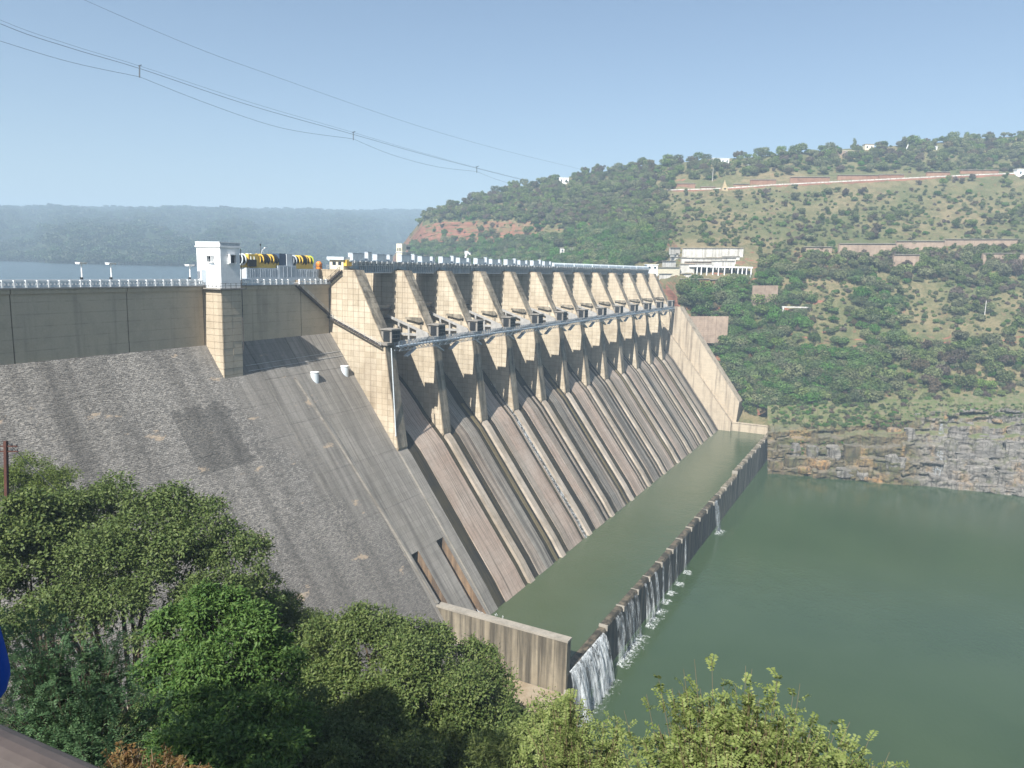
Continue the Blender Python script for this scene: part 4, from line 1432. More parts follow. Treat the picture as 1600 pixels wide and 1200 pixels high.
# hoist carriage beside the tower
hc = empty('hoist_carriage', (131.0, 141.5, 95.2), 'grey panelled hoist carriage with yellow and black cable drums on the dam road', 'machine')
m = MB()
m.box(0, 10.2, 0, 3.2, 1.3, 3.9); m.box(10.2, 16.6, -0.1, 3.3, 1.3, 4.6); m.box(16.6, 25.0, 0, 3.2, 1.3, 3.8); m.box(-1.2, 25.4, -0.35, 3.4, 0.9, 1.3)
m.build('housing', M['housing'], hc)
for i, (xa, xb, za, zb) in enumerate([(0.35, 3.3, 1.6, 3.6), (3.7, 6.6, 1.6, 3.6), (7.0, 9.9, 1.6, 3.6), (10.6, 16.2, 1.6, 4.3), (17.0, 19.4, 1.6, 3.5), (19.8, 22.1, 1.6, 3.5), (22.5, 24.7, 1.6, 3.5)]):
    y = -0.1 if i == 3 else 0
    m = MB(); m.box(xa, xb, y - 0.05, y, za, zb, 0)
    for q in range(1, 4):
        xx = xa + (xb - xa) * q / 4; m.box(xx - .05, xx + .05, y - .1, y - .05, za, zb, 1)
    m.build('side_panel', [M['housing_dark'], M['housing']], hc)
m = MB(); m.box(0.5, 12.5, 0.6, 2.6, 3.9, 5.4); m.box(17.2, 23.6, 0.6, 2.6, 3.8, 5.2); m.build('drum_frame', M['yellow'], hc)
m = MB(); m.box(1.0, 4.2, 0.3, 2.9, 4.6, 7.2); m.build('motor_cover', M['yellow'], hc)
m = MB(); m.box(0.6, 3.2, -0.05, 0.3, 4.2, 5.9); m.build('motor_box', M['black'], hc)
m = MB(); m.box(11.2, 13.4, 0.4, 2.6, 4.6, 7.6); m.build('tank', M['blue_tank'], hc)
m = MB(); m.box(13.6, 15.6, 0.2, 2.4, 4.6, 7.5); m.build('switch_box', M['housing'], hc)
for xd, mt in ((-1.0, 'panel_white'), (1.6, 'panel_white'), (4.6, 'yellow'), (6.4, 'black'), (8.0, 'yellow'), (9.3, 'black'), (16.0, 'housing'), (18.2, 'yellow'), (19.7, 'black'), (21.0, 'yellow'), (22.2, 'lime')):
    d_ = MB(); d_.tube([(xd, 1.5, 5.9), (xd + 1.1, 1.5, 5.9)], 1.15, 18)
    dd = d_.build('cable_drum', M['black'], hc)
    fl = MB()
    for q in (0, 1.05):
        fl.tube([(xd + q, 1.5, 5.9), (xd + q + 0.16, 1.5, 5.9)], 1.45, 20)
    fl.build('drum_flange', M[mt], dd)


def lamp(px, dep_y, h, label, double=False, z0=DECK_Z + 0.1, name='street_lamp'):
    d = ray(px, 430); x = d[0] * dep_y / d[1]
    o = empty(name, (x, dep_y, z0), label, 'street lamp', 'lamps along the dam road')
    m = MB(); m.tube([(0, 0, 0), (0, 0, h)], [0.16, 0.11], 8); m.build('pole', M['white'], o)
    m = MB(); m.prism_x([(-0.5, h), (0.5, h), (0.75, h + .35), (-0.75, h + .35)], -0.75, 0.75); m.build('lamp_head', M['white'], o)
    m = MB(); m.box(-.28, .05, -.25, .25, h * .33, h * .33 + .4); m.build('junction_box', M['black'], o)
    return o


lamp(128, 140.2, 4.3, 'white lamp post on the road parapet, farthest from the white tower')
lamp(174, 140.2, 4.3, 'white lamp post on the road parapet, middle of the three left of the tower')
lamp(297, 141.0, 4.2, 'white lamp post close beside the white control tower')
o = empty('floodlight_mast', tuple(on_z(422, 441, 95.0) * np.array([1, 1, 0]) + np.array([0, 3.0, 95.2])), 'thin bent-arm floodlight mast behind the cable drums', 'lamp')
m = MB(); m.tube([(0, 0, 0), (0, 0, 7.6), (0.4, 0, 8.6), (1.4, 0, 9.2)], 0.09, 6); m.build('mast', M['steel_light'], o)
m = MB(); m.box(1.2, 2.1, -.2, .2, 9.1, 9.35); m.build('lamp_head', M['white'], o)
o = empty('antenna_mast', (138.8, 144.8, 95.2), 'slim dark antenna mast rising behind the yellow cable drums', 'antenna')
m = MB(); m.tube([(0, 0, 0), (0, 0, 9.4)], [0.10, 0.05], 6); m.build('mast', M['rail_dark'], o)
m = MB(); m.box(-.12, .12, -.12, .12, 9.4, 9.9); m.build('tip_box', M['black'], o)

# white vent tubs on the slope
for x, z, lb in ((143.2, 71.9, 'white half-round vent tub on the slope, nearer the white tower'), (155.0, 72.2, 'white half-round vent tub on the slope, beside the first pier')):
    o = empty('vent_tub', (x, Ys(z) - 0.3, z), lb, 'vent', 'white vent tubs on the slope')
    m = MB(); m.tube([(0, 0, -2.2), (0, 0, 1.15)], 1.05, 20); m.build('tub_body', M['panel_white'], o)
    m = MB(); m.tube([(0, 0, 1.15), (0, 0, 1.28)], 1.15, 20); m.build('rim', M['white'], o)
m = MB(); m.tube([(124, Ys(76.5) - 0.25, 76.5), (139, Ys(76.7) - 0.25, 76.7), (157.5, Ys(77) - 0.25, 77.0)], 0.06, 5)
m.tube([(124, Ys(75.3) - 0.25, 75.3), (157.5, Ys(75.8) - 0.25, 75.8)], 0.06, 5)
tag(m.build('pipe_line', M['steel_light']), 'pair of thin pale pipes crossing the shaded slope behind the tower pier', 'pipe')
m = MB(); m.tube([(X0 - 0.2, 118.4, 79.0), (X0 - 0.2, 116.9, 55.5)], 0.16, 6)
tag(m.build('drain_pipe', M['panel_white']), 'long white pipe running down the front of the first pier', 'pipe')

# ------------------------------------------------------------------ cables across the gorge


def cable_pt(x, y):
    i = (x - 218) / (535.6 - 0.365 * x)
    return Vector(at(x, y, 394.0 * (1 + 0.365 * i)))


def cable_path(pts):
    """smooth 3-D path through picture points"""
    xs_ = [p[0] for p in pts]; ys_ = [p[1] for p in pts]
    out = []
    for k in range(len(pts) - 1):
        for q in range(6):
            u = q / 6
            p0, p1, p2, p3 = pts[max(k - 1, 0)], pts[k], pts[k + 1], pts[min(k + 2, len(pts) - 1)]
            f = lambda a, b_, c_, d: 0.5 * ((2 * b_) + (-a + c_) * u + (2 * a - 5 * b_ + 4 * c_ - d) * u * u + (-a + 3 * b_ - 3 * c_ + d) * u ** 3)
            out.append(cable_pt(f(p0[0], p1[0], p2[0], p3[0]), f(p0[1], p1[1], p2[1], p3[1])))
    out.append(cable_pt(*pts[-1]))
    return out


rw = empty('cable_line', tuple(cable_pt(218, 106)), 'pair of dark overhead cables with upright spacers sagging across the sky to the hill', 'cable')
off = Vector(rw.location)


def cable_part(nm, pts, r_, par_=rw):
    m = MB(); m.tube([p - off for p in cable_path(pts)], r_, 5); return m.build(nm, M['cable'], par_)


cable_part('carrier_cable', [(-420, -145), (-200, -55), (0, 37), (110, 75), (218, 107), (385, 163), (552, 210), (650, 238), (745, 263), (828, 284)], 0.13)
cable_part('carrier_cable', [(-420, -155), (-200, -63), (0, 31), (110, 70), (218, 103), (385, 158), (552, 207), (650, 236), (745, 262), (828, 283)], 0.07)
cable_part('lower_cable', [(-420, -60), (-200, 0), (0, 64), (110, 97), (218, 120)], 0.10)
cable_part('lower_cable', [(218, 120), (330, 164), (440, 200), (552, 217)], 0.10)
cable_part('lower_cable', [(552, 217), (610, 241), (680, 260), (745, 268)], 0.10)
cable_part('lower_cable', [(745, 268), (775, 280), (806, 289)], 0.10)
for x, ya, yb_ in ((218, 102, 121), (552, 206, 219), (745, 260, 270)):
    m = MB(); m.bar(cable_pt(x, ya) - off, cable_pt(x, yb_) - off, 0.55, 0.55)
    m.bar(cable_pt(x - 1.5, ya + 1) - off, cable_pt(x + 3, ya - 0.5) - off, 0.4, 0.4)
    m.build('spacer', M['cable'], rw)
m = MB(); m.tube(cable_path([(-60, -90), (130, -1), (300, 72), (420, 116), (620, 186), (760, 228), (906, 264)]), 0.085, 5)
tag(m.build('single_wire', M['cable']), 'single thin wire crossing the sky above the paired cables', 'cable')

# iron pole on the near bank
bp = at(4, 800, 64.0)
pl = empty('utility_pole', (bp[0], bp[1], bp[2] - 6.0), 'rusty iron utility pole with two crossarms at the edge of the trees', 'utility pole')
tp = Vector(at(9, 689, 64.0)) - Vector(pl.location)
rt = Vector(IR).normalized()
m = MB(); m.bar((0, 0, 0), tp, 0.26, 0.26); m.build('pole', M['pole_rust'], pl)
for f, L in ((0.962, 1.0), (0.925, 1.05)):
    m = MB(); p = tp * f
    m.bar(p - rt * L, p + rt * L, 0.09, 0.1); ca = m.build('crossarm', M['pole_rust'], pl)
    for q in (-1, -.55, .55, 1):
        m = MB(); a = p + rt * L * q * .95
        m.tube([a, a + Vector((0, 0, .12)), a + Vector((0, 0, .2))], [.03, .06, .03], 6); m.build('insulator', M['glass'], ca)
m = MB(); a = Vector(at(13, 692, 64.0)); e = Vector(at(150, 815, 66))
m.tube([a + (e - a) * u - Vector((0, 0, .35 * 4 * u * (1 - u))) for u in np.linspace(0, 1, 10)], 0.03, 5)
tag(m.build('pole_wire', M['cable']), 'dark wire running down from the iron pole into the trees', 'wire')

# ------------------------------------------------------------------ buildings and walls on the hill
LV = Vector((IR[0], IR[1], 0)).normalized()
RZ = math.atan2(LV.y, LV.x)


def house(px, py, wpx, hpx, label, mats, dep=None, depth_m=6.0, name='house', cat='house', windows=3, roof='flat', rz=0.0, sink=1.5):
    p = hill_pt(px, py) if dep is None else at(px, py, dep)
    d = float((p - CAM) @ FW)
    w, h = wpx * d / FPX, hpx * d / FPX
    o = empty(name, tuple(p), label, cat, rz=RZ + rz)
    m = MB(); m.box(-w / 2, w / 2, 0, depth_m, -sink, h); m.build('wall', M[mats[0]], o)
    m = MB()
    if roof == 'flat':
        m.box(-w / 2 - .4, w / 2 + .4, -.4, depth_m + .4, h + 0.003, h + .35)
    else:
        m.poly([(-w / 2 - .4, -.5, h), (w / 2 + .4, -.5, h), (w / 2 + .4, depth_m + .5, h), (-w / 2 - .4, depth_m + .5, h), (-w / 2 - .4, depth_m / 2, h + 2), (w / 2 + .4, depth_m / 2, h + 2)],
               [(0, 1, 5, 4), (2, 3, 4, 5), (0, 4, 3), (1, 2, 5), (0, 3, 2, 1)])
    m.build('roof', M[mats[1]], o)
    for i in range(windows):
        cx_ = -w / 2 + w * (i + .5) / windows
        ww = min(1.3, w / windows * .45)
        m = MB(); m.box(cx_ - ww / 2 - .12, cx_ + ww / 2 + .12, -0.08, 0.0, h * .38, h * .78); f = m.build('window', M['panel_white'], o)
        m = MB(); m.box(cx_ - ww / 2, cx_ + ww / 2, -0.12, -0.08, h * .42, h * .74); m.build('pane', M['glass'], f)
    return o


house(881, 288, 15, 10, 'white house with a dark porch on the hill shoulder under the wires', ('white', 'white'), windows=2)
house(1126, 257, 26, 9, 'white flat-roofed house on the ridge above the golden shrine', ('white', 'white'), windows=4, depth_m=9)
house(1175, 262, 12, 4, 'low white shed among the ridge trees', ('white', 'white'), windows=2, depth_m=4)
house(1358, 236, 14, 10, 'cream house between tall trees on the ridge', ('cream', 'stonewall'), windows=2)
house(1330, 242, 40, 6, 'long low tan house on the ridge top', ('stonewall', 'cream'), windows=5)
house(1461, 234, 7, 5, 'tiny white hut on the ridge at right', ('white', 'white'), windows=1, depth_m=4)
house(1033, 366, 7, 7, 'small white hut on the slope above the white terraces', ('white', 'white'), windows=1, depth_m=4)
house(1594, 277, 11, 12, 'white roadside hut where the upper road leaves the picture', ('white', 'white'), windows=1, depth_m=5)
house(890, 397, 30, 9, 'pale grey house under the red cliff behind the bridge', ('whitewall', 'cap'), windows=4)
house(731, 404, 10, 11, 'narrow white house behind the hoist bridge below the red cliff', ('white', 'white'), windows=1)
house(684, 404, 14, 8, 'small stone house at the lake end of the red cliff', ('stonewall', 'cap'), windows=2)
house(780, 400, 12, 5, 'low white hut in trees behind the hoist bridge', ('white', 'white'), windows=2)
house(1029, 347, 6, 6, 'cream hut half hidden in trees on the upper slope', ('cream', 'cream'), windows=1, depth_m=4) if False else None
# intake tower in the lake
p = at(627, 400, 470.0)
it = empty('intake_tower', (p[0], p[1], LAKE_Z - 4), 'tall cream intake tower standing in the lake behind the hoist bridge', 'tower')
d = 470.0
m = MB(); m.box(-2.2, 2.2, -2.2, 2.2, 0, p[2] - LAKE_Z + 4 + 7.6); m.build('tower_shaft', M['cream'], it)
m = MB(); m.box(2.25, 7.4, -2, 2, 0, p[2] - LAKE_Z + 4 + 2.0); m.box(2.25, 7.0, -1.9, 1.9, p[2] - LAKE_Z + 8.0, p[2] - LAKE_Z + 4 + 6.8); m.build('side_block', M['whitewall'], it)
m = MB(); m.box(-2.5, 7.8, -2.6, 2.6, p[2] - LAKE_Z + 4 + 2.0, p[2] - LAKE_Z + 4 + 2.5); m.build('balcony', M['steel_light'], it)
for q in range(3):
    m = MB(); m.box(-2.26, -2.2, -1.6 + q * 1.2, -0.9 + q * 1.2, p[2] - LAKE_Z + 4 + 3, p[2] - LAKE_Z + 4 + 5); m.build('window', M['glass'], it)
    m = MB(); m.box(3.0 + q * 1.4, 3.9 + q * 1.4, -1.98, -1.9, p[2] - LAKE_Z + 4 + 4.4, p[2] - LAKE_Z + 4 + 5.8); m.build('window', M['glass'], it)

# white terraces and colonnade above the far abutment


def wall_px(name, xa, xb, yt, yb, dep_a, dep_b, mat, label, thick=1.5, cat='retaining wall', group=None, coping=True, ext=2.0):
    if xa > 1020 and 300 < yt < 620:
        da_, db_ = (float(np.interp(-yb, -hill_col(x_)[0], hill_col(x_)[1])) - 3.6 for x_ in (xa, xb))
        if abs(da_ - dep_a) < 25: dep_a = da_
        if abs(db_ - dep_b) < 25: dep_b = db_
    a0, b0 = Vector(at(xa, yb, dep_a)), Vector(at(xb, yb, dep_b))
    a1, b1 = at(xa, yt, dep_a)[2], at(xb, yt, dep_b)[2]
    o = empty(name, tuple(a0), label, cat, group)
    e = b0 - a0
    back = Vector((FW[0], FW[1], 0)).normalized() * thick
    n = max(1, int(e.length / 6.0))
    for k in range(n):
        u0, u1 = k / n, (k + 1) / n
        v = []
        for u, g in ((u0, 0.05), (u1, -0.05)):
            q = e * u + e.normalized() * g
            zt = a1 + (b1 - a1) * u - a0.z
            v += [q + Vector((0, 0, -ext)), Vector((q.x, q.y, zt)), Vector((q.x, q.y, zt)) + back, q + Vector((0, 0, -ext)) + back]
        m = MB(); m.poly(v, [(0, 4, 5, 1), (1, 5, 6, 2), (2, 6, 7, 3), (3, 7, 4, 0), (0, 1, 2, 3), (4, 7, 6, 5)])
        m.build('wall_panel', M[mat], o)
    if coping:
        m = MB(); m.bar((0, 0, a1 - a0.z + 0.17), (e.x, e.y, b1 - a0.z + 0.17), thick * 0.5 + .6, 0.3); m.build('coping', M['cap'], o)
    return o


wall_px('terrace_wall', 1066, 1161, 388, 401, 514, 516, 'whitewall', 'long stained white retaining wall at the top of the terraces')
wall_px('terrace_wall', 1046, 1063, 387, 393, 510, 511, 'whitewall', 'short white wall left of the long terrace wall')
wall_px('terrace_wall', 1047, 1060, 396, 400, 508, 508, 'whitewall', 'small white step wall under the short terrace wall')
wall_px('terrace_wall', 1064, 1150, 403, 408, 511, 512, 'whitewall', 'low stained wall just below the long terrace wall')
wall_px('terrace_wall', 1070, 1140, 409, 413, 508, 509, 'stonewall', 'grey-brown step wall in the middle of the terraces')
wall_px('terrace_wall', 1112, 1148, 408, 417, 506, 507, 'whitewall', 'bright white block wall right of the middle terraces')
wall_px('terrace_wall', 1035, 1056, 408, 416, 505, 505, 'whitewall', 'white wall behind the far end of the hoist bridge')
wall_px('terrace_wall', 1028, 1062, 418, 427, 502, 503, 'cream', 'cream stained wall beside the far end of the dam')
wall_px('terrace_wall', 1030, 1080, 428, 434, 499, 500, 'whitewall', 'low white wall above the grey abutment wall')
wall_px('terrace_wall', 1062, 1085, 413, 424, 500, 500, 'whitewall', 'white wall beside the left end of the colonnade')
house(1019, 424, 17, 10, 'white gatehouse at the far end of the hoist bridge', ('white', 'white'), dep=462, depth_m=8, windows=2, sink=3, name='gatehouse')
cl = empty('colonnade', tuple(at(1079, 432.5, 490)), 'white open colonnade building with tall slender columns above the abutment', 'building', rz=RZ)
sc_ = 492 / FPX
W_ = 95 * sc_; H_ = 17.5 * sc_
m = MB(); m.box(-1, W_, 0, 6, -1.0, 0.2); m.box(-1, W_, 6, 6.4, 0.2, H_ * .45); m.build('floor_slab', M['whitewall'], cl)
m = MB(); m.box(-1.2, W_ + .3, -.3, 6.6, H_ - 0.9, H_); m.build('roof', M['white'], cl)
for i, u in enumerate((0.1, .17, .26, .36, .45, .55, .67, .77, .84, .91, .985)):
    m = MB(); m.box(W_ * u - .3, W_ * u + .3, -.1, .5, .2, H_ - 0.9); m.build('column', M['white'], cl)
for u0, u1 in ((.0, .1), (.1, .17), (.17, .26), (.26, .36), (.36, .45), (.45, .55), (.55, .67), (.67, .77), (.77, .84), (.84, .91), (.91, .985)):
    m = MB(); m.box(W_ * u0 + .35, W_ * u1 - .35, 5.4, 5.9, .2, H_ - 0.9); m.build('dark_bay', M['dark'] if .05 < u0 < .3 or u0 > .6 else M['whitewall'], cl)
m = MB(); m.box(W_ * .36, W_ * .98, 1.0, 1.2, .2, 1.6); m.build('parapet_wall', M['steel'], cl)
wall_px('terrace_wall', 1085, 1128, 404, 410, 508, 508, 'whitewall', 'stained white wall over the middle of the terraces', 1.2)
wall_px('terrace_wall', 1047, 1072, 402, 408, 506, 506, 'whitewall', 'pale wall on the left of the middle terraces', 1.2)
wall_px('terrace_wall', 1086, 1112, 412, 418, 502, 502, 'whitewall', 'pale wall just above the left half of the colonnade', 1.0)
wall_px('terrace_wall', 1128, 1156, 401, 405, 508, 508, 'whitewall', 'thin pale wall on the upper right of the terraces', 1.2)
wall_px('laterite_wall', 1062, 1108, 436, 447, 490, 490, 'laterite', 'orange-brown masonry wall under the left half of the colonnade', 2.0)
wall_px('laterite_wall', 1108, 1172, 437, 444, 490, 490, 'laterite', 'orange-brown masonry wall under the right half of the colonnade', 2.0)
wall_px('stone_wall', 1062, 1136, 494, 531, 447, 452, 'stonewall', 'broad pinkish stone retaining wall behind the training wall', 1.0, coping=False)
wall_px('stone_wall', 1174, 1214, 446, 476, 476, 478, 'stonewall', 'pinkish stone buttressed wall right of the colonnade', 1.0, coping=False)
m = MB()
a = Vector(at(1224, 480, 462)); e_ = Vector(at(1222, 502, 462))
pf = empty('concrete_portal', tuple(e_), 'small concrete portal frame on the slope right of the stone wall', 'frame', rz=RZ)
m.box(-.5, .5, -.5, .5, -1.5, 8.5); m.build('post', M['whitewall'], pf)
m = MB(); m.box(-.8, 17, -.6, .6, 8.5, 9.3); m.build('beam', M['whitewall'], pf)
m = MB(); m.box(16, 17, -.5, .5, -3, 8.5); m.build('post', M['whitewall'], pf)

# upper road: deck strip, white parapet, laterite walls, golden shrine
ux = np.arange(1040, 1951, 18.0)
rp = []
for px in ux:
    ys_, ds_ = hill_col(px)
    rp.append(Vector(at(px, ys_[6], ds_[6])))
m = MB()
fwd = Vector((FW[0], FW[1], 0)).normalized()
m.poly([p + Vector((0, 0, .25)) - fwd * 2.5 for p in rp] + [p + fwd * 9 + Vector((0, 0, .25)) for p in rp], [(i, i + 1, len(rp) + i + 1, len(rp) + i) for i in range(len(rp) - 1)])
m.poly([p + Vector((0, 0, .25)) - fwd * 2.5 for p in rp] + [p + Vector((0, 0, -5)) - fwd * 4 for p in rp], [(i, i + 1, len(rp) + i + 1, len(rp) + i) for i in range(len(rp) - 1)], 1)
M['road'] = plain('grey_asphalt', (0.055, 0.055, 0.055), 0.9)
tag(m.build('upper_road', [M['road'], M['hill']]), kind='structure')
upar = empty('white_parapet', tuple(rp[0]), 'long white parapet edging the upper hill road', 'parapet')
for i in range(len(rp) - 1):
    a, e = rp[i] - rp[0] - fwd * 2.4 + Vector((0, 0, .25)), rp[i + 1] - rp[0] - fwd * 2.4 + Vector((0, 0, .25))
    g = (e - a).normalized() * .12
    m = MB(); m.bar(a + g + Vector((0, 0, .55)), e - g + Vector((0, 0, .45)), .3, .9); m.build('parapet_panel', M['whitewall'], upar)
for xa, xb, yt, yb_, lb in ((1052, 1086, 287, 297, 'red wall at the left start of the upper road'), (1094, 1118, 292, 297, 'low red wall just left of the golden shrine'), (1146, 1170, 288, 294, 'low red wall just right of the golden shrine'),
                            (1172, 1212, 281, 292, 'long red laterite wall along the upper road right of the shrine'), (1234, 1296, 277, 289, 'long red laterite wall behind the middle of the upper road'),
                            (1308, 1372, 274, 284, 'broken red wall under the bushes of the upper road'), (1373, 1412, 273, 282, 'pinkish buttressed wall on the upper road'),
                            (1447, 1484, 269, 278, 'short red wall near the white roadside hut'), (1500, 1560, 266, 274, 'overgrown red wall left of the white roadside hut')):
    da, db = (float(np.interp(-(y_ - 2), -hill_col(x_)[0], hill_col(x_)[1])) for x_, y_ in ((xa, yb_), (xb, yb_)))
    wall_px('laterite_wall', xa, xb, yt, yb_, da, db, 'laterite', lb, 1.5)
for xa, xb, yt, yb_, lb in ((1256, 1300, 386, 391, 'narrow pale stone wall at the left end of the lower road'), (1310, 1398, 381, 398, 'high pinkish stone wall holding up the lower road'),
                            (1400, 1475, 377, 388, 'pale stone wall along the middle of the lower road'), (1476, 1600, 374, 381, 'thin pale parapet wall on the right of the lower road'),
                            (1535, 1620, 396, 412, 'pinkish stone wall below the right end of the lower road'), (1395, 1435, 398, 418, 'weathered stone wall under the lower road behind bushes')):
    da, db = (float(np.interp(-yb_, -hill_col(x_)[0], hill_col(x_)[1])) - 2.5 for x_ in (xa, xb))
    wall_px('stone_wall', xa, xb, yt, yb_, da, db, 'stonewall', lb, 2.0)
sp_ = hill_pt(1131, 297)
sh = empty('golden_shrine', tuple(sp_ - np.array(FW) * 1.0), 'golden stepped shrine tower standing on the upper road', 'shrine', rz=RZ)
for i, (w, h0, h1) in enumerate(((5.0, -1, 1.6), (3.8, 1.6, 2.8), (3.0, 2.8, 3.9), (2.3, 3.9, 5.0), (1.7, 5.0, 6.1), (1.0, 6.1, 7.0), (.4, 7.0, 8.2))):
    m = MB(); m.prism_z([(-w / 2, -w / 2), (w / 2, -w / 2), (w / 2, w / 2), (-w / 2, w / 2)], h0, h1 - .02 if i < 6 else h1)
    m.box(-w / 2 - .15, w / 2 + .15, -w / 2 - .15, w / 2 + .15, h1 - .3, h1 - .03)
    m.build('tier', M['gold'], sh)
m = MB(); m.box(-.8, .8, -2.58, -2.5, 0, 1.3); m.build('doorway', M['dark'], sh)
m = MB(); a = Vector(hill_pt(1413, 240)); e = Vector(at(1419, 226, float((np.array(a) - CAM) @ FW) - 2)); m.bar(a, e, 1.0, .6)
tag(m.build('white_ramp', M['white']), 'thin white slanting stair ramp between the ridge trees', 'ramp')

# telephone poles on the far slope
for px, py, h, lb in ((1361, 497, 7, 'thin pale pole on the middle slope, left of two'), (1538, 496, 10, 'taller thin pale pole on the middle slope, right of two'), (1232, 520, 6, 'pale pole among trees right of the concrete portal'), (1113, 285, 12, 'slim mast near the golden shrine')):
    p = hill_pt(px, py)
    o = empty('slope_pole', tuple(p), lb, 'pole')
    m = MB(); m.tube([(0, 0, -1), (0, 0, h)], [.28, .2], 6); m.build('pole', M['whitewall'], o)
    m = MB(); m.bar(-LV * .8 + Vector((0, 0, h - .6)), LV * .8 + Vector((0, 0, h - .6)), .2, .2); m.build('crossarm', M['bark'], o)

# ------------------------------------------------------------------ rocks along the far shore


def rock_mesh(seed, sx, sy, sz, flat=False):
    rg = np.random.default_rng(seed)
    m = MB()
    n = 9
    for lv, (z, s) in enumerate(((-.5, .92), (-.1, 1.0), (.35, .94), (.5, .62 if not flat else .88))):
        for k in range(n):
            a = 2 * math.pi * k / n + rg.uniform(-.15, .15)
            r_ = s * rg.uniform(.82, 1.1) / max(abs(math.cos(a)), abs(math.sin(a))) ** .75
            m.v.append((r_ * math.cos(a) * sx / 2, r_ * math.sin(a) * sy / 2, (z + rg.uniform(-.05, .05)) * sz))
    for lv in range(3):
        for k in range(n):
            m.f.append((lv * n + k, lv * n + (k + 1) % n, (lv + 1) * n + (k + 1) % n, (lv + 1) * n + k)); m.m.append(0)
    m.f.append(tuple(range(3 * n, 4 * n))); m.m.append(0)
    m.f.append(tuple(range(n - 1, -1, -1))); m.m.append(0)
    return m


rock_me = {}
for key in ('rock', 'rock_grey', 'rock_ochre'):
    rock_me[key] = [rock_mesh(i + (hash(key) % 7 if False else len(key)), 1, 1, 1, i % 2 == 0).mesh('rock_block', M[key]) for i in range(5)]
RK = [  # px, py (base), w px, h px, kind, label
    (1213, 735, 22, 14, 'rock', 'dark squared rock in the water corner beside the basin end wall'), (1236, 733, 20, 20, 'rock', 'dark upright rock block near the basin end wall'), (1228, 712, 26, 14, 'rock', 'dark broken rock above the water corner'),
    (1257, 739, 26, 9, 'rock_ochre', 'low ochre rock at the waterline near the basin end'), (1285, 733, 30, 14, 'rock_ochre', 'ochre stained rock step at the waterline'), (1302, 722, 22, 24, 'rock_grey', 'pale streaked rock block left of the leaning boulder'),
    (1243, 718, 14, 26, 'rock_grey', 'pale upright rock face behind the dark blocks'), (1270, 722, 18, 24, 'rock_grey', 'white streaked rock face above the ochre step'), (1299, 727, 20, 11, 'rock', 'grey leaning boulder on the shore'),
    (1330, 722, 26, 26, 'rock', 'dark upright rock with vertical cracks'), (1326, 745, 44, 12, 'rock_grey', 'long flat pale slab at the waterline'), (1352, 748, 24, 10, 'rock_grey', 'flat pale slab right of the long waterline slab'),
    (1364, 752, 34, 7, 'rock_ochre', 'thin brown shelf just above the water'), (1395, 735, 20, 24, 'rock_grey', 'white stained rock face left of the cascade'), (1410, 738, 12, 22, 'rock_grey', 'narrow pale rock beside the stained face'),
    (1421, 690, 16, 20, 'rock_grey', 'pale block high on the bank left of the cascade'), (1398, 680, 22, 11, 'rock_ochre', 'tan boulder on the upper ledge'), (1378, 705, 20, 8, 'rock', 'dark cracked ledge stone on the mossy bank'),
    (1488, 712, 18, 24, 'rock_grey', 'grey rock block just right of the cascade'), (1500, 690, 30, 14, 'rock_grey', 'cracked grey block above the cascade foot'), (1510, 725, 34, 16, 'rock_grey', 'broad grey shelf block right of the cascade'),
    (1545, 715, 44, 26, 'rock_grey', 'large smooth grey rock face on the right shore'), (1590, 712, 40, 22, 'rock_grey', 'grey rock face at the right picture edge'), (1535, 742, 46, 14, 'rock_grey', 'long grey ledge with a dark undercut'),
    (1582, 752, 46, 14, 'rock', 'dark undercut ledge near the right edge'), (1500, 748, 30, 12, 'rock', 'mossy broken block at the water right of the cascade'), (1558, 690, 60, 9, 'rock_grey', 'long flat pale bed on top of the grey rocks'),
    (1598, 682, 46, 8, 'rock_grey', 'flat pale bed at the right edge of the rock top'), (1545, 764, 40, 7, 'rock', 'thin dark shelf in the water on the right'), (1592, 770, 40, 6, 'rock', 'thin wet shelf in the water at the right edge'),
    (1515, 668, 12, 8, 'rock_grey', 'small pale boulder above the cascade'), (1476, 655, 14, 5, 'rock_ochre', 'flat tan stone in the grass above the cascade'), (1436, 652, 10, 5, 'rock_grey', 'small grey stone in the grass left of the cascade top'),
    (1560, 660, 14, 5, 'rock_ochre', 'brown stone in the grass on the right bench'), (1640, 758, 50, 20, 'rock_grey', 'grey ledge past the right edge of the picture'), (1650, 725, 50, 20, 'rock_grey', 'upper grey ledge past the right edge of the picture'),
]
random.seed(31)


def bank_pt(px, py):
    z1 = np.interp(px, RB[:, 0], RB[:, 2]); yw = np.interp(px, RB[:, 0], RB[:, 1])
    d1, d2 = np.interp(px, RB[:, 0], RB[:, 3]), np.interp(px, RB[:, 0], RB[:, 4])
    dw = float((on_z(px, yw, 0) - CAM) @ FW)
    u = (yw - py) / (yw - z1)
    return at(px, py, dw + (d2 - dw) * u - 1.2)


for i, (px, py, w, h, key, lb) in enumerate(RK):
    p = bank_pt(px, py); d = float((p - CAM) @ FW)
    W_, H_ = w * d / FPX, h * d / FPX
    dep = min(W_, 7.0)
    o = put('rock_block', rock_me[key][i % 5], None, (p[0] + FW[0] * dep * .3, p[1] + FW[1] * dep * .3, p[2] + H_ * .5), (random.uniform(-.06, .06), random.uniform(-.06, .06), RZ + random.uniform(-.12, .12)))
    o.scale = (W_, dep, H_)
    tag(o, lb, 'rock', 'rocks along the far shore')

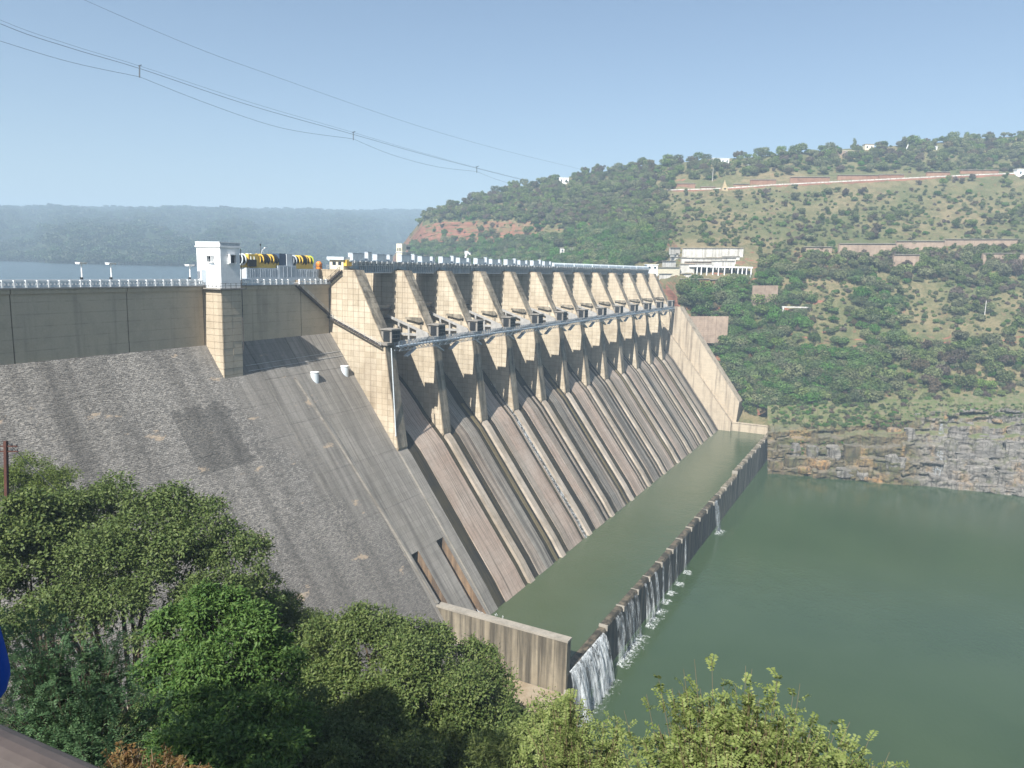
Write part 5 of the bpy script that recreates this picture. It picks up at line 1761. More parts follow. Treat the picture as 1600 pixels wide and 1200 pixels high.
# cascade down the rocks
V, F = [], []
rg = np.random.default_rng(77)
for i in range(90):
    u0 = rg.uniform(0, .8); L = rg.uniform(.12, .35); base = len(V)
    xo = rg.normal(0, 1)
    for q in range(6):
        u = min(1, u0 + L * q / 5)
        py = 658 + 88 * u
        half = 2.5 + 3 * u if u < .5 else 4 + 12 * (u - .5)
        px = 1468 - 13 * max(0, u - .4) + xo * half * .6 + rg.normal(0, .5)
        p = bank_pt(px, py) - FW * (1.6)
        w = rg.uniform(.05, .16)
        V += [tuple(p - IR * w), tuple(p + IR * w)]
    F += [(base + 2 * q, base + 2 * q + 1, base + 2 * q + 3, base + 2 * q + 2) for q in range(5)]
tag(put('cascade', np_mesh('cascade', V, F, M['cascade'])), 'thin white cascade running down the mossy rocks of the far bank', 'cascade')

# ------------------------------------------------------------------ vegetation


def leaves_np(pos, nrm, tan, L, W, fold=0.25):
    """diamond leaves with a fold, two triangles each; returns V, F"""
    n = len(pos)
    nrm = nrm / (np.linalg.norm(nrm, axis=1, keepdims=True) + 1e-9)
    tan = tan - nrm * np.sum(tan * nrm, 1, keepdims=True)
    tan = tan / (np.linalg.norm(tan, axis=1, keepdims=True) + 1e-9)
    bi = np.cross(nrm, tan)
    L = np.broadcast_to(np.asarray(L, float), (n,))[:, None]; W = np.broadcast_to(np.asarray(W, float), (n,))[:, None]
    b0 = pos; tip = pos + tan * L
    mid = pos + tan * L * .45 + nrm * W * fold
    V = np.stack([b0, mid + bi * W * .5, tip, mid - bi * W * .5], 1).reshape(-1, 3)
    i = np.arange(n) * 4
    F = np.concatenate([np.stack([i, i + 1, i + 2], 1), np.stack([i, i + 2, i + 3], 1)])
    return V, F


def unit(rg, n, zmin=-1.0):
    z = rg.uniform(zmin, 1, n); a = rg.uniform(0, 2 * math.pi, n); r_ = np.sqrt(1 - z * z)
    return np.stack([r_ * np.cos(a), r_ * np.sin(a), z], 1)


def pnoise(p, s, seed):
    q = p * s
    k = seed * 1.7
    return (np.sin(q[:, 0] * 1.0 + k) * np.cos(q[:, 1] * 1.3 + 2 * k) + np.sin(q[:, 2] * 1.7 + q[:, 0] * .6 + 3 * k) + np.sin(q[:, 1] * 2.3 - q[:, 2] * 1.1 + k)) / 3


def crown_points(rg, lobes, n, shell=0.72, zmin=-0.55, gap=0.0, gs=1.0):
    """points through the outer part of a set of lobes ((c),(r)), thinned so that gaps show"""
    C = np.array([l[0] for l in lobes], float); Rr = np.array([l[1] for l in lobes], float)
    wts = (Rr ** 2).prod(1) ** (1 / 3.0); wts = wts / wts.sum()
    idx = rg.choice(len(C), n, p=wts)
    d = unit(rg, n, zmin)
    rad = shell + (1.08 - shell) * rg.random(n) ** 0.6
    bumpy = 1 + .16 * pnoise(d * 3 + idx[:, None] * 2.1, 2.2, 1.3)
    p = C[idx] + d * Rr[idx] * (rad * bumpy)[:, None]
    inside = np.zeros(n, bool)
    for k in range(len(C)):
        q = np.linalg.norm((p - C[k]) / Rr[k], axis=1)
        inside |= (q < .62) & (idx != k)
    keep = ~inside
    if gap > 0:
        keep &= pnoise(p, gs, 2.0) > (gap - 1) * .6
    return p[keep], d[keep]


def trunk_mb(m, base, lobes, r0, rg, mi=0, limbs=None):
    base = Vector(base)
    cs = [Vector(l[0]) for l in lobes]
    mid = sum(cs, Vector()) / len(cs)
    fork = base + (mid - base) * .45
    m.tube([base - Vector((0, 0, .5)), base + (fork - base) * .5 + Vector((rg.normal(0, r0), rg.normal(0, r0), 0)), fork], [r0 * 1.25, r0, r0 * .8], 7, mi)
    for c in cs[:limbs or len(cs)]:
        k = fork + (c - fork) * .5 + Vector((rg.normal(0, r0), rg.normal(0, r0), rg.normal(0, r0)))
        m.tube([fork, k, c], [r0 * .6, r0 * .4, r0 * .12], 5, mi)


# templates for the far trees, about 1 m in radius, base at z = 0
def tree_template(seed, shape, leaf, nleaf, size):
    rg = np.random.default_rng(seed)
    lobes = []
    if shape == 'round':
        lobes = [((0, 0, 1.15), (.75, .75, .62))]
        for k in range(6):
            a = rg.uniform(0, 6.28); lobes.append(((.52 * math.cos(a), .52 * math.sin(a), rg.uniform(.75, 1.35)), (rg.uniform(.38, .55),) * 3))
    elif shape == 'wide':
        for k in range(8):
            a = rg.uniform(0, 6.28); q = rg.uniform(.25, .8); lobes.append(((q * math.cos(a), q * math.sin(a), rg.uniform(.75, 1.1)), (rg.uniform(.35, .5), rg.uniform(.35, .5), rg.uniform(.24, .34))))
    elif shape == 'tall':
        for k in range(6):
            lobes.append(((rg.normal(0, .14), rg.normal(0, .14), .8 + k * .38), (.5 - k * .05, .5 - k * .05, .42)))
    elif shape == 'bush':
        for k in range(6):
            a = rg.uniform(0, 6.28); q = rg.uniform(.1, .6); lobes.append(((q * math.cos(a), q * math.sin(a), rg.uniform(.25, .8)), (rg.uniform(.35, .55), rg.uniform(.35, .55), rg.uniform(.36, .55))))
    else:  # loose
        for k in range(9):
            a = rg.uniform(0, 6.28); q = rg.uniform(.2, .75); lobes.append(((q * math.cos(a), q * math.sin(a), rg.uniform(.6, 1.6)), (rg.uniform(.22, .36),) * 3))
    p, d = crown_points(rg, lobes, nleaf, .6, -.6 if shape != 'bush' else -.1)
    n = len(p)
    nr = d + rg.normal(0, .55, (n, 3)) + np.array([0, 0, .35])
    V, F = leaves_np(p, nr, rg.normal(0, 1, (n, 3)), size * rg.uniform(.7, 1.3, n), size * rg.uniform(.6, 1.0, n))
    m = MB()
    trunk_mb(m, (0, 0, -.1), lobes, .055 if shape != 'bush' else .03, rg)
    tv = np.array([tuple(v) for v in m.v]); tf = []
    for f in m.f:
        for q in range(1, len(f) - 1):
            tf.append((f[0], f[q], f[q + 1]))
    tf = np.array(tf) + len(V)
    VV = np.concatenate([V, tv]); FF = np.concatenate([F, tf])
    mi = np.concatenate([np.zeros(len(F), int), np.ones(len(tf), int)])
    return np_mesh('tree', VV, FF, [M[leaf], M['bark']], mi=mi)


TK = [('round', 'leaf_hill'), ('round', 'leaf_green'), ('wide', 'leaf_hill'), ('wide', 'leaf_green'), ('bush', 'leaf_hill'), ('bush', 'leaf_green'), ('loose', 'leaf_hill'), ('loose', 'leaf_brown'), ('bush', 'leaf_brown'), ('tall', 'leaf_hill'), ('round', 'leaf_brown')]
TREES = [tree_template(100 + i, s, l, 1100, .17) for i, (s, l) in enumerate(TK)]
near_kinds = bpy.data.collections.new('near_bush_kinds')
for i, l in enumerate(('leaf_green', 'leaf_hill', 'leaf_brown')):
    near_kinds.objects.link(bpy.data.objects.new('near_kind_%02d' % i, tree_template(400 + i, 'bush', l, 7000, .062)))
far_me = tree_template(300, 'round', 'leaf_far', 260, .36)
far_me2 = tree_template(301, 'wide', 'leaf_far', 260, .36)
kinds = bpy.data.collections.new('tree_kinds')
for i, me in enumerate(TREES):
    kinds.objects.link(bpy.data.objects.new('kind_%02d' % i, me))
kinds_far = bpy.data.collections.new('far_tree_kinds')
for i, me in enumerate((far_me, far_me2)):
    kinds_far.objects.link(bpy.data.objects.new('far_kind_%02d' % i, me))


def scatter(name, pts, scl, idx, coll, seed):
    """one object of vegetation that nobody could count: points instanced by geometry nodes"""
    me = bpy.data.meshes.new(name)
    n = len(pts)
    me.vertices.add(n); me.vertices.foreach_set('co', np.asarray(pts, np.float32).ravel())
    rg = np.random.default_rng(seed)
    for nm, typ, dat in (('s', 'FLOAT', scl), ('k', 'INT', idx), ('r', 'FLOAT', rg.uniform(0, 6.28, n))):
        a = me.attributes.new(nm, typ, 'POINT'); a.data.foreach_set('value', np.asarray(dat, np.float32 if typ == 'FLOAT' else np.int32))
    me.update()
    o = put(name, me)
    ng = bpy.data.node_groups.new(name, 'GeometryNodeTree')
    ng.interface.new_socket('Geometry', in_out='INPUT', socket_type='NodeSocketGeometry')
    ng.interface.new_socket('Geometry', in_out='OUTPUT', socket_type='NodeSocketGeometry')
    N = ng.nodes; L = ng.links
    gi, go = N.new('NodeGroupInput'), N.new('NodeGroupOutput')
    iop = N.new('GeometryNodeInstanceOnPoints')
    ci = N.new('GeometryNodeCollectionInfo'); ci.inputs['Collection'].default_value = coll
    ci.inputs['Separate Children'].default_value = True; ci.inputs['Reset Children'].default_value = True
    iop.inputs['Pick Instance'].default_value = True
    at_ = {}
    for nm, typ in (('s', 'FLOAT'), ('k', 'INT'), ('r', 'FLOAT')):
        q = N.new('GeometryNodeInputNamedAttribute'); q.data_type = typ; q.inputs[0].default_value = nm; at_[nm] = q.outputs[0]
    cx_ = N.new('ShaderNodeCombineXYZ'); L.new(at_['r'], cx_.inputs[2])
    e2r = N.new('FunctionNodeEulerToRotation'); L.new(cx_.outputs[0], e2r.inputs[0])
    L.new(gi.outputs[0], iop.inputs['Points']); L.new(ci.outputs[0], iop.inputs['Instance'])
    L.new(at_['k'], iop.inputs['Instance Index']); L.new(at_['s'], iop.inputs['Scale']); L.new(e2r.outputs[0], iop.inputs['Rotation'])
    L.new(iop.outputs[0], go.inputs[0])
    md = o.modifiers.new('scatter', 'NODES'); md.node_group = ng
    o['kind'] = 'stuff'
    return o


# ---- hillside trees: the largest in view are things, the rest one scattered growth
from mathutils.bvhtree import BVHTree
hb = BVHTree.FromPolygons([tuple(v) for v in HP.reshape(-1, 3)], [tuple(f) for f in (lambda i: np.stack([i[:-1, :-1], i[:-1, 1:], i[1:, 1:], i[1:, :-1]], -1).reshape(-1, 4))(np.arange(HP.shape[0] * HP.shape[1]).reshape(HP.shape[:2]))])


def hill_hit(px, py):
    d = Vector(ray(px, py)).normalized()
    h = hb.ray_cast(Vector(CAM), d)
    return h[0]


BARE = [(1040, 1182, 385, 447), (1060, 1125, 498, 526), (1176, 1208, 452, 474), (1300, 1600, 376, 388), (1120, 1140, 284, 300), (985, 1062, 412, 640), (1310, 1398, 382, 396),
        (1050, 1600, 270, 300), (870, 895, 276, 292), (1112, 1142, 246, 258), (1346, 1372, 224, 238), (875, 908, 386, 398), (725, 738, 392, 405)]
rg = np.random.default_rng(5)
cand = []


def zone(px, py):
    if py > 560: return 'near the foot of the far bank'
    ys_, _ = hill_col(px)
    if py < ys_[7] + 6: return 'on the ridge line'
    if py < ys_[6]: return 'above the upper hill road'
    if px < 1000: return 'on the slope around the red cliff' if px < 900 else 'on the wooded shoulder behind the bridge'
    if py < ys_[5]: return 'between the two hill roads'
    if py < 470: return 'just below the lower road'
    return 'on the bushy slope right of the dam'


for it_ in range(11000):
    px = rg.uniform(640, 1900); ys_, ds_ = hill_col(px)
    py = rg.uniform(max(ys_[8], 180) - 2, ys_[0] if px > 1010 else min(ys_[0], 425))
    if px < 1600 and any(a < px < b_ and c_ < py < d_ for a, b_, c_, d_ in BARE):
        if not (270 < py < 300 and px > 1050 and (py < ys_[6] - 14 or py > ys_[6] + 5)):
            continue
    # red cliff band stays bare
    band = np.interp(px, [655, 700, 760, 820, 880, 900], [352, 346, 345, 350, 358, 362]), np.interp(px, [655, 700, 760, 820, 880, 900], [384, 382, 380, 376, 372, 366])
    if px < 890 and band[0] < py < band[1] and rg.random() < .96:
        continue
    if py > 470 and px < 1056 + (py - 478) * .63 + 9: continue
    # density by zone
    dens = 1.0
    meadow = np.interp(px, [1040, 1100, 1700], [0, 1, 1]) * (1 if ys_[6] < py < ys_[6] + 45 else 0)
    if meadow: dens *= .22
    nv = fbm((px * .012, py * .022, 1.0), 3)
    if ys_[6] + 40 < py < ys_[5] and px > 1040: dens *= .48 + .7 * nv
    if 440 < py < 520 and px > 1180: dens *= .36 + .8 * nv
    rb_y = 530
    if px > 1230 and 515 < py < 560: dens *= .22
    if px > 1370 and 575 < py < 625: dens *= .25
    if px > 1380 and 618 < py < 650: dens *= .12
    if py < ys_[6] or py > 540 and px < 1380 or px < 1040: dens *= 1.5
    if rg.random() > dens * .75: continue
    h = hill_hit(px, py)
    if h is None: continue
    d = (np.array(h) - CAM) @ FW
    greenzone = 1060 < px < 1400 and py > 430 or (px < 1040 and py > 360)
    dry = meadow or (ys_[6] < py < ys_[5] + 20 and px > 1040)
    if greenzone:
        k = rg.choice([0, 1, 3, 5, 6, 2, 1], p=[.16, .26, .2, .16, .08, .06, .08]); s = rg.uniform(2.6, 5.4)
    elif dry:
        k = rg.choice([4, 5, 6, 7, 8, 2, 0], p=[.3, .14, .18, .08, .08, .12, .1]); s = rg.uniform(1.9, 4.3)
    else:
        k = rg.choice([0, 2, 4, 6, 7, 10, 5, 9], p=[.25, .19, .2, .13, .08, .06, .09, .0]); s = rg.uniform(2.6, 5.2)
    if k in (4, 5, 8): s *= .8
    if py < ys_[8] + 8: s *= 1.12
    cand.append((px, py, tuple(h), int(k), float(s), s / d))
GREEN = {'leaf_hill': 'dark green', 'leaf_green': 'fresh green', 'leaf_brown': 'brownish half-dry'}
SHAPE = {'round': 'round crowned tree', 'wide': 'wide spreading tree', 'bush': 'low bush', 'loose': 'loose open tree', 'tall': 'slim tall tree'}
special = [(1240, 248, 0, 6.6, 'large dark round tree standing up on the ridge'), (1334, 238, 9, 4.2, 'slim tall dark tree rising highest on the ridge'), (1290, 250, 0, 5.6, 'broad dark tree right of the largest ridge tree'), (1375, 246, 2, 5.6, 'wide dark tree right of the cream ridge house'),
           (1494, 232, 6, 5.0, 'loose open tree breaking the ridge line at right'), (1523, 230, 7, 4.6, 'brownish tree beside the loose open ridge tree'), (1552, 226, 2, 4.8, 'wide dark tree near the right end of the ridge'), (1150, 262, 2, 5.0, 'wide dark tree right of the white ridge house'),
           (807, 296, 9, 2.0, 'small dark palm-like tree on the skyline under the wires'), (1085, 480, 3, 8.0, 'very wide dark fresh tree at the end of the dam'), (1240, 600, 0, 6.2, 'grey-green round tree low on the bank behind the basin end'),
           (1395, 540, 1, 5.2, 'big rounded green tree at the red rock ledge'), (1165, 610, 1, 4.4, 'yellow-green tree at the foot of the training wall'), (1240, 476, 1, 4.6, 'round green tree beside the buttressed stone wall'), (1262, 408, 2, 4.4, 'dark green tree right of the white terraces')]
for px, py, k, s, lb in special:
    h = hill_hit(px, py)
    if h is None: h = Vector(hill_pt(px, py))
    o = put('hill_tree', TREES[k], None, (h[0], h[1], h[2] - .4), (0, 0, rg.uniform(0, 6.28)))
    o.scale = (s, s, s * rg.uniform(.9, 1.1))
    tag(o, lb, 'tree', 'trees on the far hillside')
cand.sort(key=lambda c: -c[5])
LM = [(881, 282, 'white house under the wires'), (1126, 252, 'white flat-roofed ridge house'), (1358, 232, 'cream ridge house'), (1461, 232, 'tiny white ridge hut'), (1594, 270, 'white roadside hut'), (890, 392, 'pale grey house below the red cliff'),
      (731, 398, 'narrow white house behind the bridge'), (1019, 418, 'white gatehouse'), (1113, 394, 'long white terrace wall'), (1126, 426, 'white colonnade'), (1095, 512, 'broad pinkish stone wall'), 
      (1192, 460, 'buttressed stone wall'), (1222, 488, 'concrete portal frame'), (1355, 390, 'high lower-road wall'), (1577, 404, 'right-hand lower-road stone wall'), (1131, 290, 'golden shrine'), (1265, 283, 'long laterite wall'), (1361, 490, 'shorter slope pole'),
      (1538, 488, 'taller slope pole'), (1155, 640, 'foot of the training wall'), (1468, 660, 'rock cascade'), (1400, 545, 'red rock ledge'), (1033, 362, 'small white slope hut'), (760, 362, 'red cliff'), (1280, 610, 'flat bank above the ochre rocks')]
ORDN = ['', 'second ', 'third ', 'fourth ', 'fifth ', 'sixth ', 'seventh ', 'eighth ', 'ninth ', 'tenth ', 'eleventh ', 'twelfth ', 'thirteenth ', 'fourteenth ', 'fifteenth ', 'sixteenth ', 'seventeenth ', 'eighteenth ', 'nineteenth ', 'twentieth '] + ['twenty-%s ' % q for q in ('first', 'second', 'third', 'fourth', 'fifth', 'sixth', 'seventh', 'eighth', 'ninth')] + ['thirtieth '] + ['thirty-%s ' % q for q in ('first', 'second', 'third', 'fourth', 'fifth', 'sixth', 'seventh', 'eighth', 'ninth')]
picked, rest = [], []
for c in cand:
    (picked if len(picked) < 284 and c[0] < 1610 else rest).append(c)
taken = {}
for c in picked:
    s_, l_ = TK[c[3]]
    kind = f'{GREEN[l_]} {SHAPE[s_]}'
    dist = sorted((math.hypot(c[0] - lx_, c[1] - ly_), nm) for lx_, ly_, nm in LM)
    nm = dist[0][1]
    taken.setdefault((kind, nm), []).append((dist[0][0], c))
for (kind, nm), lst in taken.items():
    lst.sort(key=lambda q: q[0])
    for r_, (_, c) in enumerate(lst):
        s_, l_ = TK[c[3]]
        o = put('hill_tree' if s_ != 'bush' else 'hill_bush', TREES[c[3]], None, (c[2][0], c[2][1], c[2][2] - .3), (0, 0, rg.uniform(0, 6.28)))
        o.scale = (c[4], c[4], c[4] * rg.uniform(.8, 1.05))
        o_ = ORDN[r_] if r_ < 39 else 'outlying '
        tag(o, f'{kind}, {o_}nearest to the {nm}', 'tree' if s_ != 'bush' else 'bush', f'{kind}s on the far hillside')
scatter('hillside_growth', [(c[2][0], c[2][1], c[2][2] - .3) for c in rest], [c[4] for c in rest], [c[3] for c in rest], kinds, 3)
# low scrub between the trees
sc_p, sc_s, sc_k = [], [], []
for it_ in range(8500):
    px = rg.uniform(640, 1900); ys_, ds_ = hill_col(px)
    py = rg.uniform(ys_[8], 652 if px > 1060 else min(ys_[0], 425))
    if px < 1600 and any(a < px < b_ and c_ < py < d_ for a, b_, c_, d_ in BARE[:8]): continue
    if px < 910 and 345 < py < 383 and rg.random() < .85: continue
    if py > 470 and px < 1056 + (py - 478) * .63 + 4: continue
    if px > 1230 and 519 < py < 538 and rg.random() < .8: continue
    if ys_[6] - 3 < py < ys_[6] + 4 and px > 1040: continue
    h = hill_hit(px, py)
    if h is None: continue
    sc_p.append((h[0], h[1], h[2] - .15)); sc_s.append(rg.uniform(.8, 1.7) * (1 + rg.random() ** 3 * 1.0)); sc_k.append(int(rg.choice([4, 5, 8], p=[.6, .22, .18])))
scatter('hillside_undergrowth', sc_p, sc_s, sc_k, kinds, 4)
# grass and shrubs on the rock bank
sc_p, sc_s, sc_k = [], [], []
rbv = BVHTree.FromPolygons([tuple(v) for v in RP.reshape(-1, 3)], [tuple(f) for f in (lambda i: np.stack([i[:-1, :-1], i[:-1, 1:], i[1:, 1:], i[1:, :-1]], -1).reshape(-1, 4))(np.arange(RP.shape[0] * RP.shape[1]).reshape(RP.shape[:2]))])
for it_ in range(1500):
    px = rg.uniform(1205, 1800)
    if rg.random() < .62:
        py = rg.uniform(632, 668 if px < 1420 else 652); s = rg.uniform(.5, 1.8) if px < 1400 else rg.uniform(.3, .9)
    elif px < 1345:
        py = rg.uniform(690, 712); s = rg.uniform(.3, .9)
        if px < 1235: continue
    else: continue
    d = Vector(ray(px, py)).normalized(); h = rbv.ray_cast(Vector(CAM), d)[0] or hill_hit(px, py)
    if h is None: continue
    sc_p.append((h[0], h[1], h[2] - .1)); sc_s.append(s); sc_k.append(int(rg.choice([4, 5, 8], p=[.35, .5, .15])))
scatter('bank_scrub', sc_p, sc_s, sc_k, kinds, 6)
# far forest on the plateau
sc_p, sc_s, sc_k = [], [], []
for it_ in range(12000):
    px = rg.uniform(-700, 1000); dr = 1770 * rg.random() ** .8 + 3 if it_ > 2600 else rg.uniform(1650, 1950) if it_ > 1000 else rg.uniform(2, 20)
    x, y, z = plateau(px, dr)
    sc_p.append((x, y, z - 1)); sc_s.append(rg.uniform(5.0, 11.0)); sc_k.append(int(rg.integers(0, 2)))
scatter('far_forest', sc_p, sc_s, sc_k, kinds_far, 9)
# pale town houses far away on the plateau slope
for i, (px, dr, w, h, lb) in enumerate(((40, 1620, 26, 9, 'long pale far building high on the hazy plateau slope'), (18, 1560, 10, 6, 'pale far house left of the long far building'), (56, 1680, 9, 6, 'small pale far house right of the long far building'), (8, 1350, 16, 5, 'pale far house lower on the hazy slope'), (32, 1320, 12, 5, 'second pale far house lower on the hazy slope'))):
    x, y, z = plateau(px, dr)
    o = empty('far_house', (x, y, z), lb, 'house', rz=RZ)
    m = MB(); m.box(-w / 2, w / 2, 0, 8, -4, h + 5); m.build('wall', M['white'], o)
    m = MB(); m.box(-w / 2 - .5, w / 2 + .5, -.5, 8.5, h + 5, h + 5.8); m.build('roof', M['whitewall'], o)
    for q in range(3):
        m = MB(); m.box(-w / 3 + q * w / 3 - 1, -w / 3 + q * w / 3 + 1, -.1, 0, h, h + 3); m.build('window', M['glass'], o)

# ---- near trees
def near_tree(name, label, dep, circles, leaf, n, L, W, base=None, cat='tree', trunk_r=.25, clus=9, spread=.45, up=.5, gap=.15, seed=1, zsq=.8, bark='bark', droop=0.0, group=None, nsub=11, abs_lobes=()):
    """circles: (px, py, radius px, depth offset) marking the lobes of the crown"""
    rg = np.random.default_rng(seed)
    lobes = []
    for px, py, rp_, do in circles:
        dd = dep + do
        r_ = rp_ * dd / FPX
        lobes.append((tuple(at(px, py, dd)), (r_, r_, r_ * zsq)))
    lobes += list(abs_lobes)
    cc = np.mean([l[0] for l in lobes], 0)
    bx, by = (cc[0], cc[1]) if base is None else base
    bz = bank_z(bx, by)
    root = empty(name, (bx, by, bz), label, cat, group)
    off = np.array([bx, by, bz])
    lobes = [(tuple(np.array(c) - off), r_) for c, r_ in lobes]
    sub = []
    for c, r_ in lobes:
        for q in unit(rg, nsub, -.35):
            f = rg.uniform(.30, .46)
            sub.append((tuple(np.array(c) + q * np.array(r_) * rg.uniform(.62, .92)), tuple(np.array(r_) * f * np.array([1, 1, .85]))))
    p, d = crown_points(rg, sub, n, .55, -.45, gap, 2.2 / max(.3, np.mean([l[1][0] for l in lobes])) * 1.6)
    # each point is a twig carrying a rosette of leaves
    m_ = len(p)
    pp = np.repeat(p, clus, 0); dd = np.repeat(d, clus, 0)
    q = m_ * clus
    lv = rg.normal(0, 1, (q, 3)) + dd * .6
    lv /= np.linalg.norm(lv, axis=1, keepdims=True)
    twig = np.repeat(rg.uniform(.6, 1.3, m_), clus)
    pp = pp + lv * (rg.random(q) * spread * twig)[:, None]
    pp[:, 2] -= droop * rg.random(q)
    nr = rg.normal(0, .55, (q, 3)) + dd * .4 + np.array([0, 0, up])
    V, F = leaves_np(pp, nr, lv + np.array([0, 0, -.15]), L * rg.uniform(.65, 1.25, q), W * rg.uniform(.7, 1.2, q))
    cr = put('crown', np_mesh('crown', V, F, M[leaf]), root)
    m = MB(); trunk_mb(m, (0, 0, 0), lobes, trunk_r, rg)
    m.build('trunk', M[bark], root)
    return root


near_tree('broadleaf_tree', 'broad dark green tree whose crown hides the foot of the masonry slope', 60.0,
          [(110, 815, 62, 0), (180, 800, 58, 2), (250, 805, 55, 0), (320, 825, 55, 1), (370, 872, 52, 0), (290, 890, 80, -3), (200, 880, 85, -3), (110, 900, 85, -3), (395, 935, 42, 0), (45, 860, 60, -2), (330, 960, 70, -4), (220, 960, 80, -5), (40, 920, 60, -5), (110, 970, 70, -7), (20, 980, 60, -8), (60, 860, 50, 1)],
          'leaf_a', 13500, .28, .15, seed=11, trunk_r=.45, spread=.7)
near_tree('flowering_shrub', 'pale yellow-green feathery tree beside the iron utility pole', 74.0, [(40, 742, 34, 0), (85, 758, 30, 0), (20, 770, 40, 0), (70, 785, 40, -1)], 'leaf_g', 2600, .24, .10, seed=12, spread=.6, cat='tree')
near_tree('young_tree', 'small dark leafy tree just right of the iron pole', 56.0, [(40, 800, 32, 0), (75, 812, 30, 1), (30, 840, 40, -1), (90, 848, 36, 0)], 'leaf_d', 3000, .28, .20, seed=13, spread=.5)
near_tree('scrub_tree', 'brownish green scrubby tree at the foot of the slope', 63.0, [(430, 960, 38, 0), (470, 985, 40, 0), (500, 1010, 40, 1), (440, 1010, 50, -1)], 'leaf_d', 3600, .24, .12, seed=14, spread=.6)
near_tree('bright_tree', 'glossy bright green tree in the middle of the near trees', 36.0,
          [(330, 960, 48, 0), (285, 985, 44, 0), (390, 985, 42, 0), (430, 1030, 40, 0), (350, 1030, 58, -1), (270, 1050, 50, -1), (400, 1085, 55, -1), (330, 1110, 60, -2), (280, 1130, 55, -5), (350, 1165, 65, -7), (430, 1140, 55, -5), (300, 1200, 60, -9), (420, 1205, 60, -9)], 'leaf_c', 8200, .24, .10, seed=15, spread=.42, trunk_r=.3)
near_tree('dense_tree', 'dense olive green tree in front of the basin wall', 55.0,
          [(520, 1010, 48, 0), (565, 985, 42, 0), (612, 985, 34, 1), (650, 1010, 45, 0), (690, 1005, 34, 1), (735, 1035, 34, 1), (755, 1075, 42, 0), (700, 1085, 62, -2), (600, 1060, 75, -3), (520, 1085, 62, -2), (560, 1140, 75, -4), (660, 1155, 75, -4), (760, 1140, 55, -2), (800, 1150, 40, -1), (720, 1190, 60, -4), (505, 1060, 40, 0), (600, 1185, 75, -9), (520, 1175, 65, -8), (690, 1215, 75, -10), (780, 1205, 60, -8), (450, 1200, 65, -10), (600, 1240, 90, -13)],
          'leaf_d', 21000, .26, .14, seed=16, spread=.55, trunk_r=.4, gap=.1)
near_tree('shaded_tree', 'dark shaded tree between the bright tree and the olive tree', 43.0, [(470, 1120, 50, 0), (440, 1170, 70, 0), (380, 1180, 60, -1), (500, 1180, 60, 0), (300, 1170, 60, -2), (230, 1130, 50, -2), (560, 1195, 55, 0), (640, 1210, 55, 0), (400, 1230, 70, -4), (520, 1240, 70, -4)], 'leaf_a', 6500, .22, .12, seed=17, spread=.5)
near_tree('leafy_bush', 'sunlit leafy bush beside the brown ledge', 40.0, [(835, 1140, 36, 0), (870, 1110, 26, 0), (820, 1180, 45, 0), (880, 1170, 40, 0), (780, 1195, 45, 0)], 'leaf_e', 1800, .24, .10, seed=18, spread=.45, cat='bush', trunk_r=.12)


sc_p, sc_s, sc_k = [], [], []
for it_ in range(3600):
    s_ = rg.uniform(12, 120) if it_ > 900 else rg.uniform(9, 60)
    a = R(rg.uniform(-4, 42))
    l_ = math.tan(a) * s_
    x, y = .886 * s_ - .463 * l_, .463 * s_ + .886 * l_
    if y > 132 or (x > 125 and y > 50): continue
    z = bank_z(x, y)
    if y > 80: z = min(z, 81.7 - (139.3 - y) / K - 1.0)
    if z < 1: continue
    sc_p.append((x, y, z - .3)); sc_s.append(rg.uniform(.6, 1.5) * (.75 if s_ < 24 else 1 if s_ < 45 else 1.8)); sc_k.append(int(rg.choice([0, 1, 2], p=[.2, .77, .03])))
scatter('bank_undergrowth', sc_p, sc_s, sc_k, near_kinds, 12)


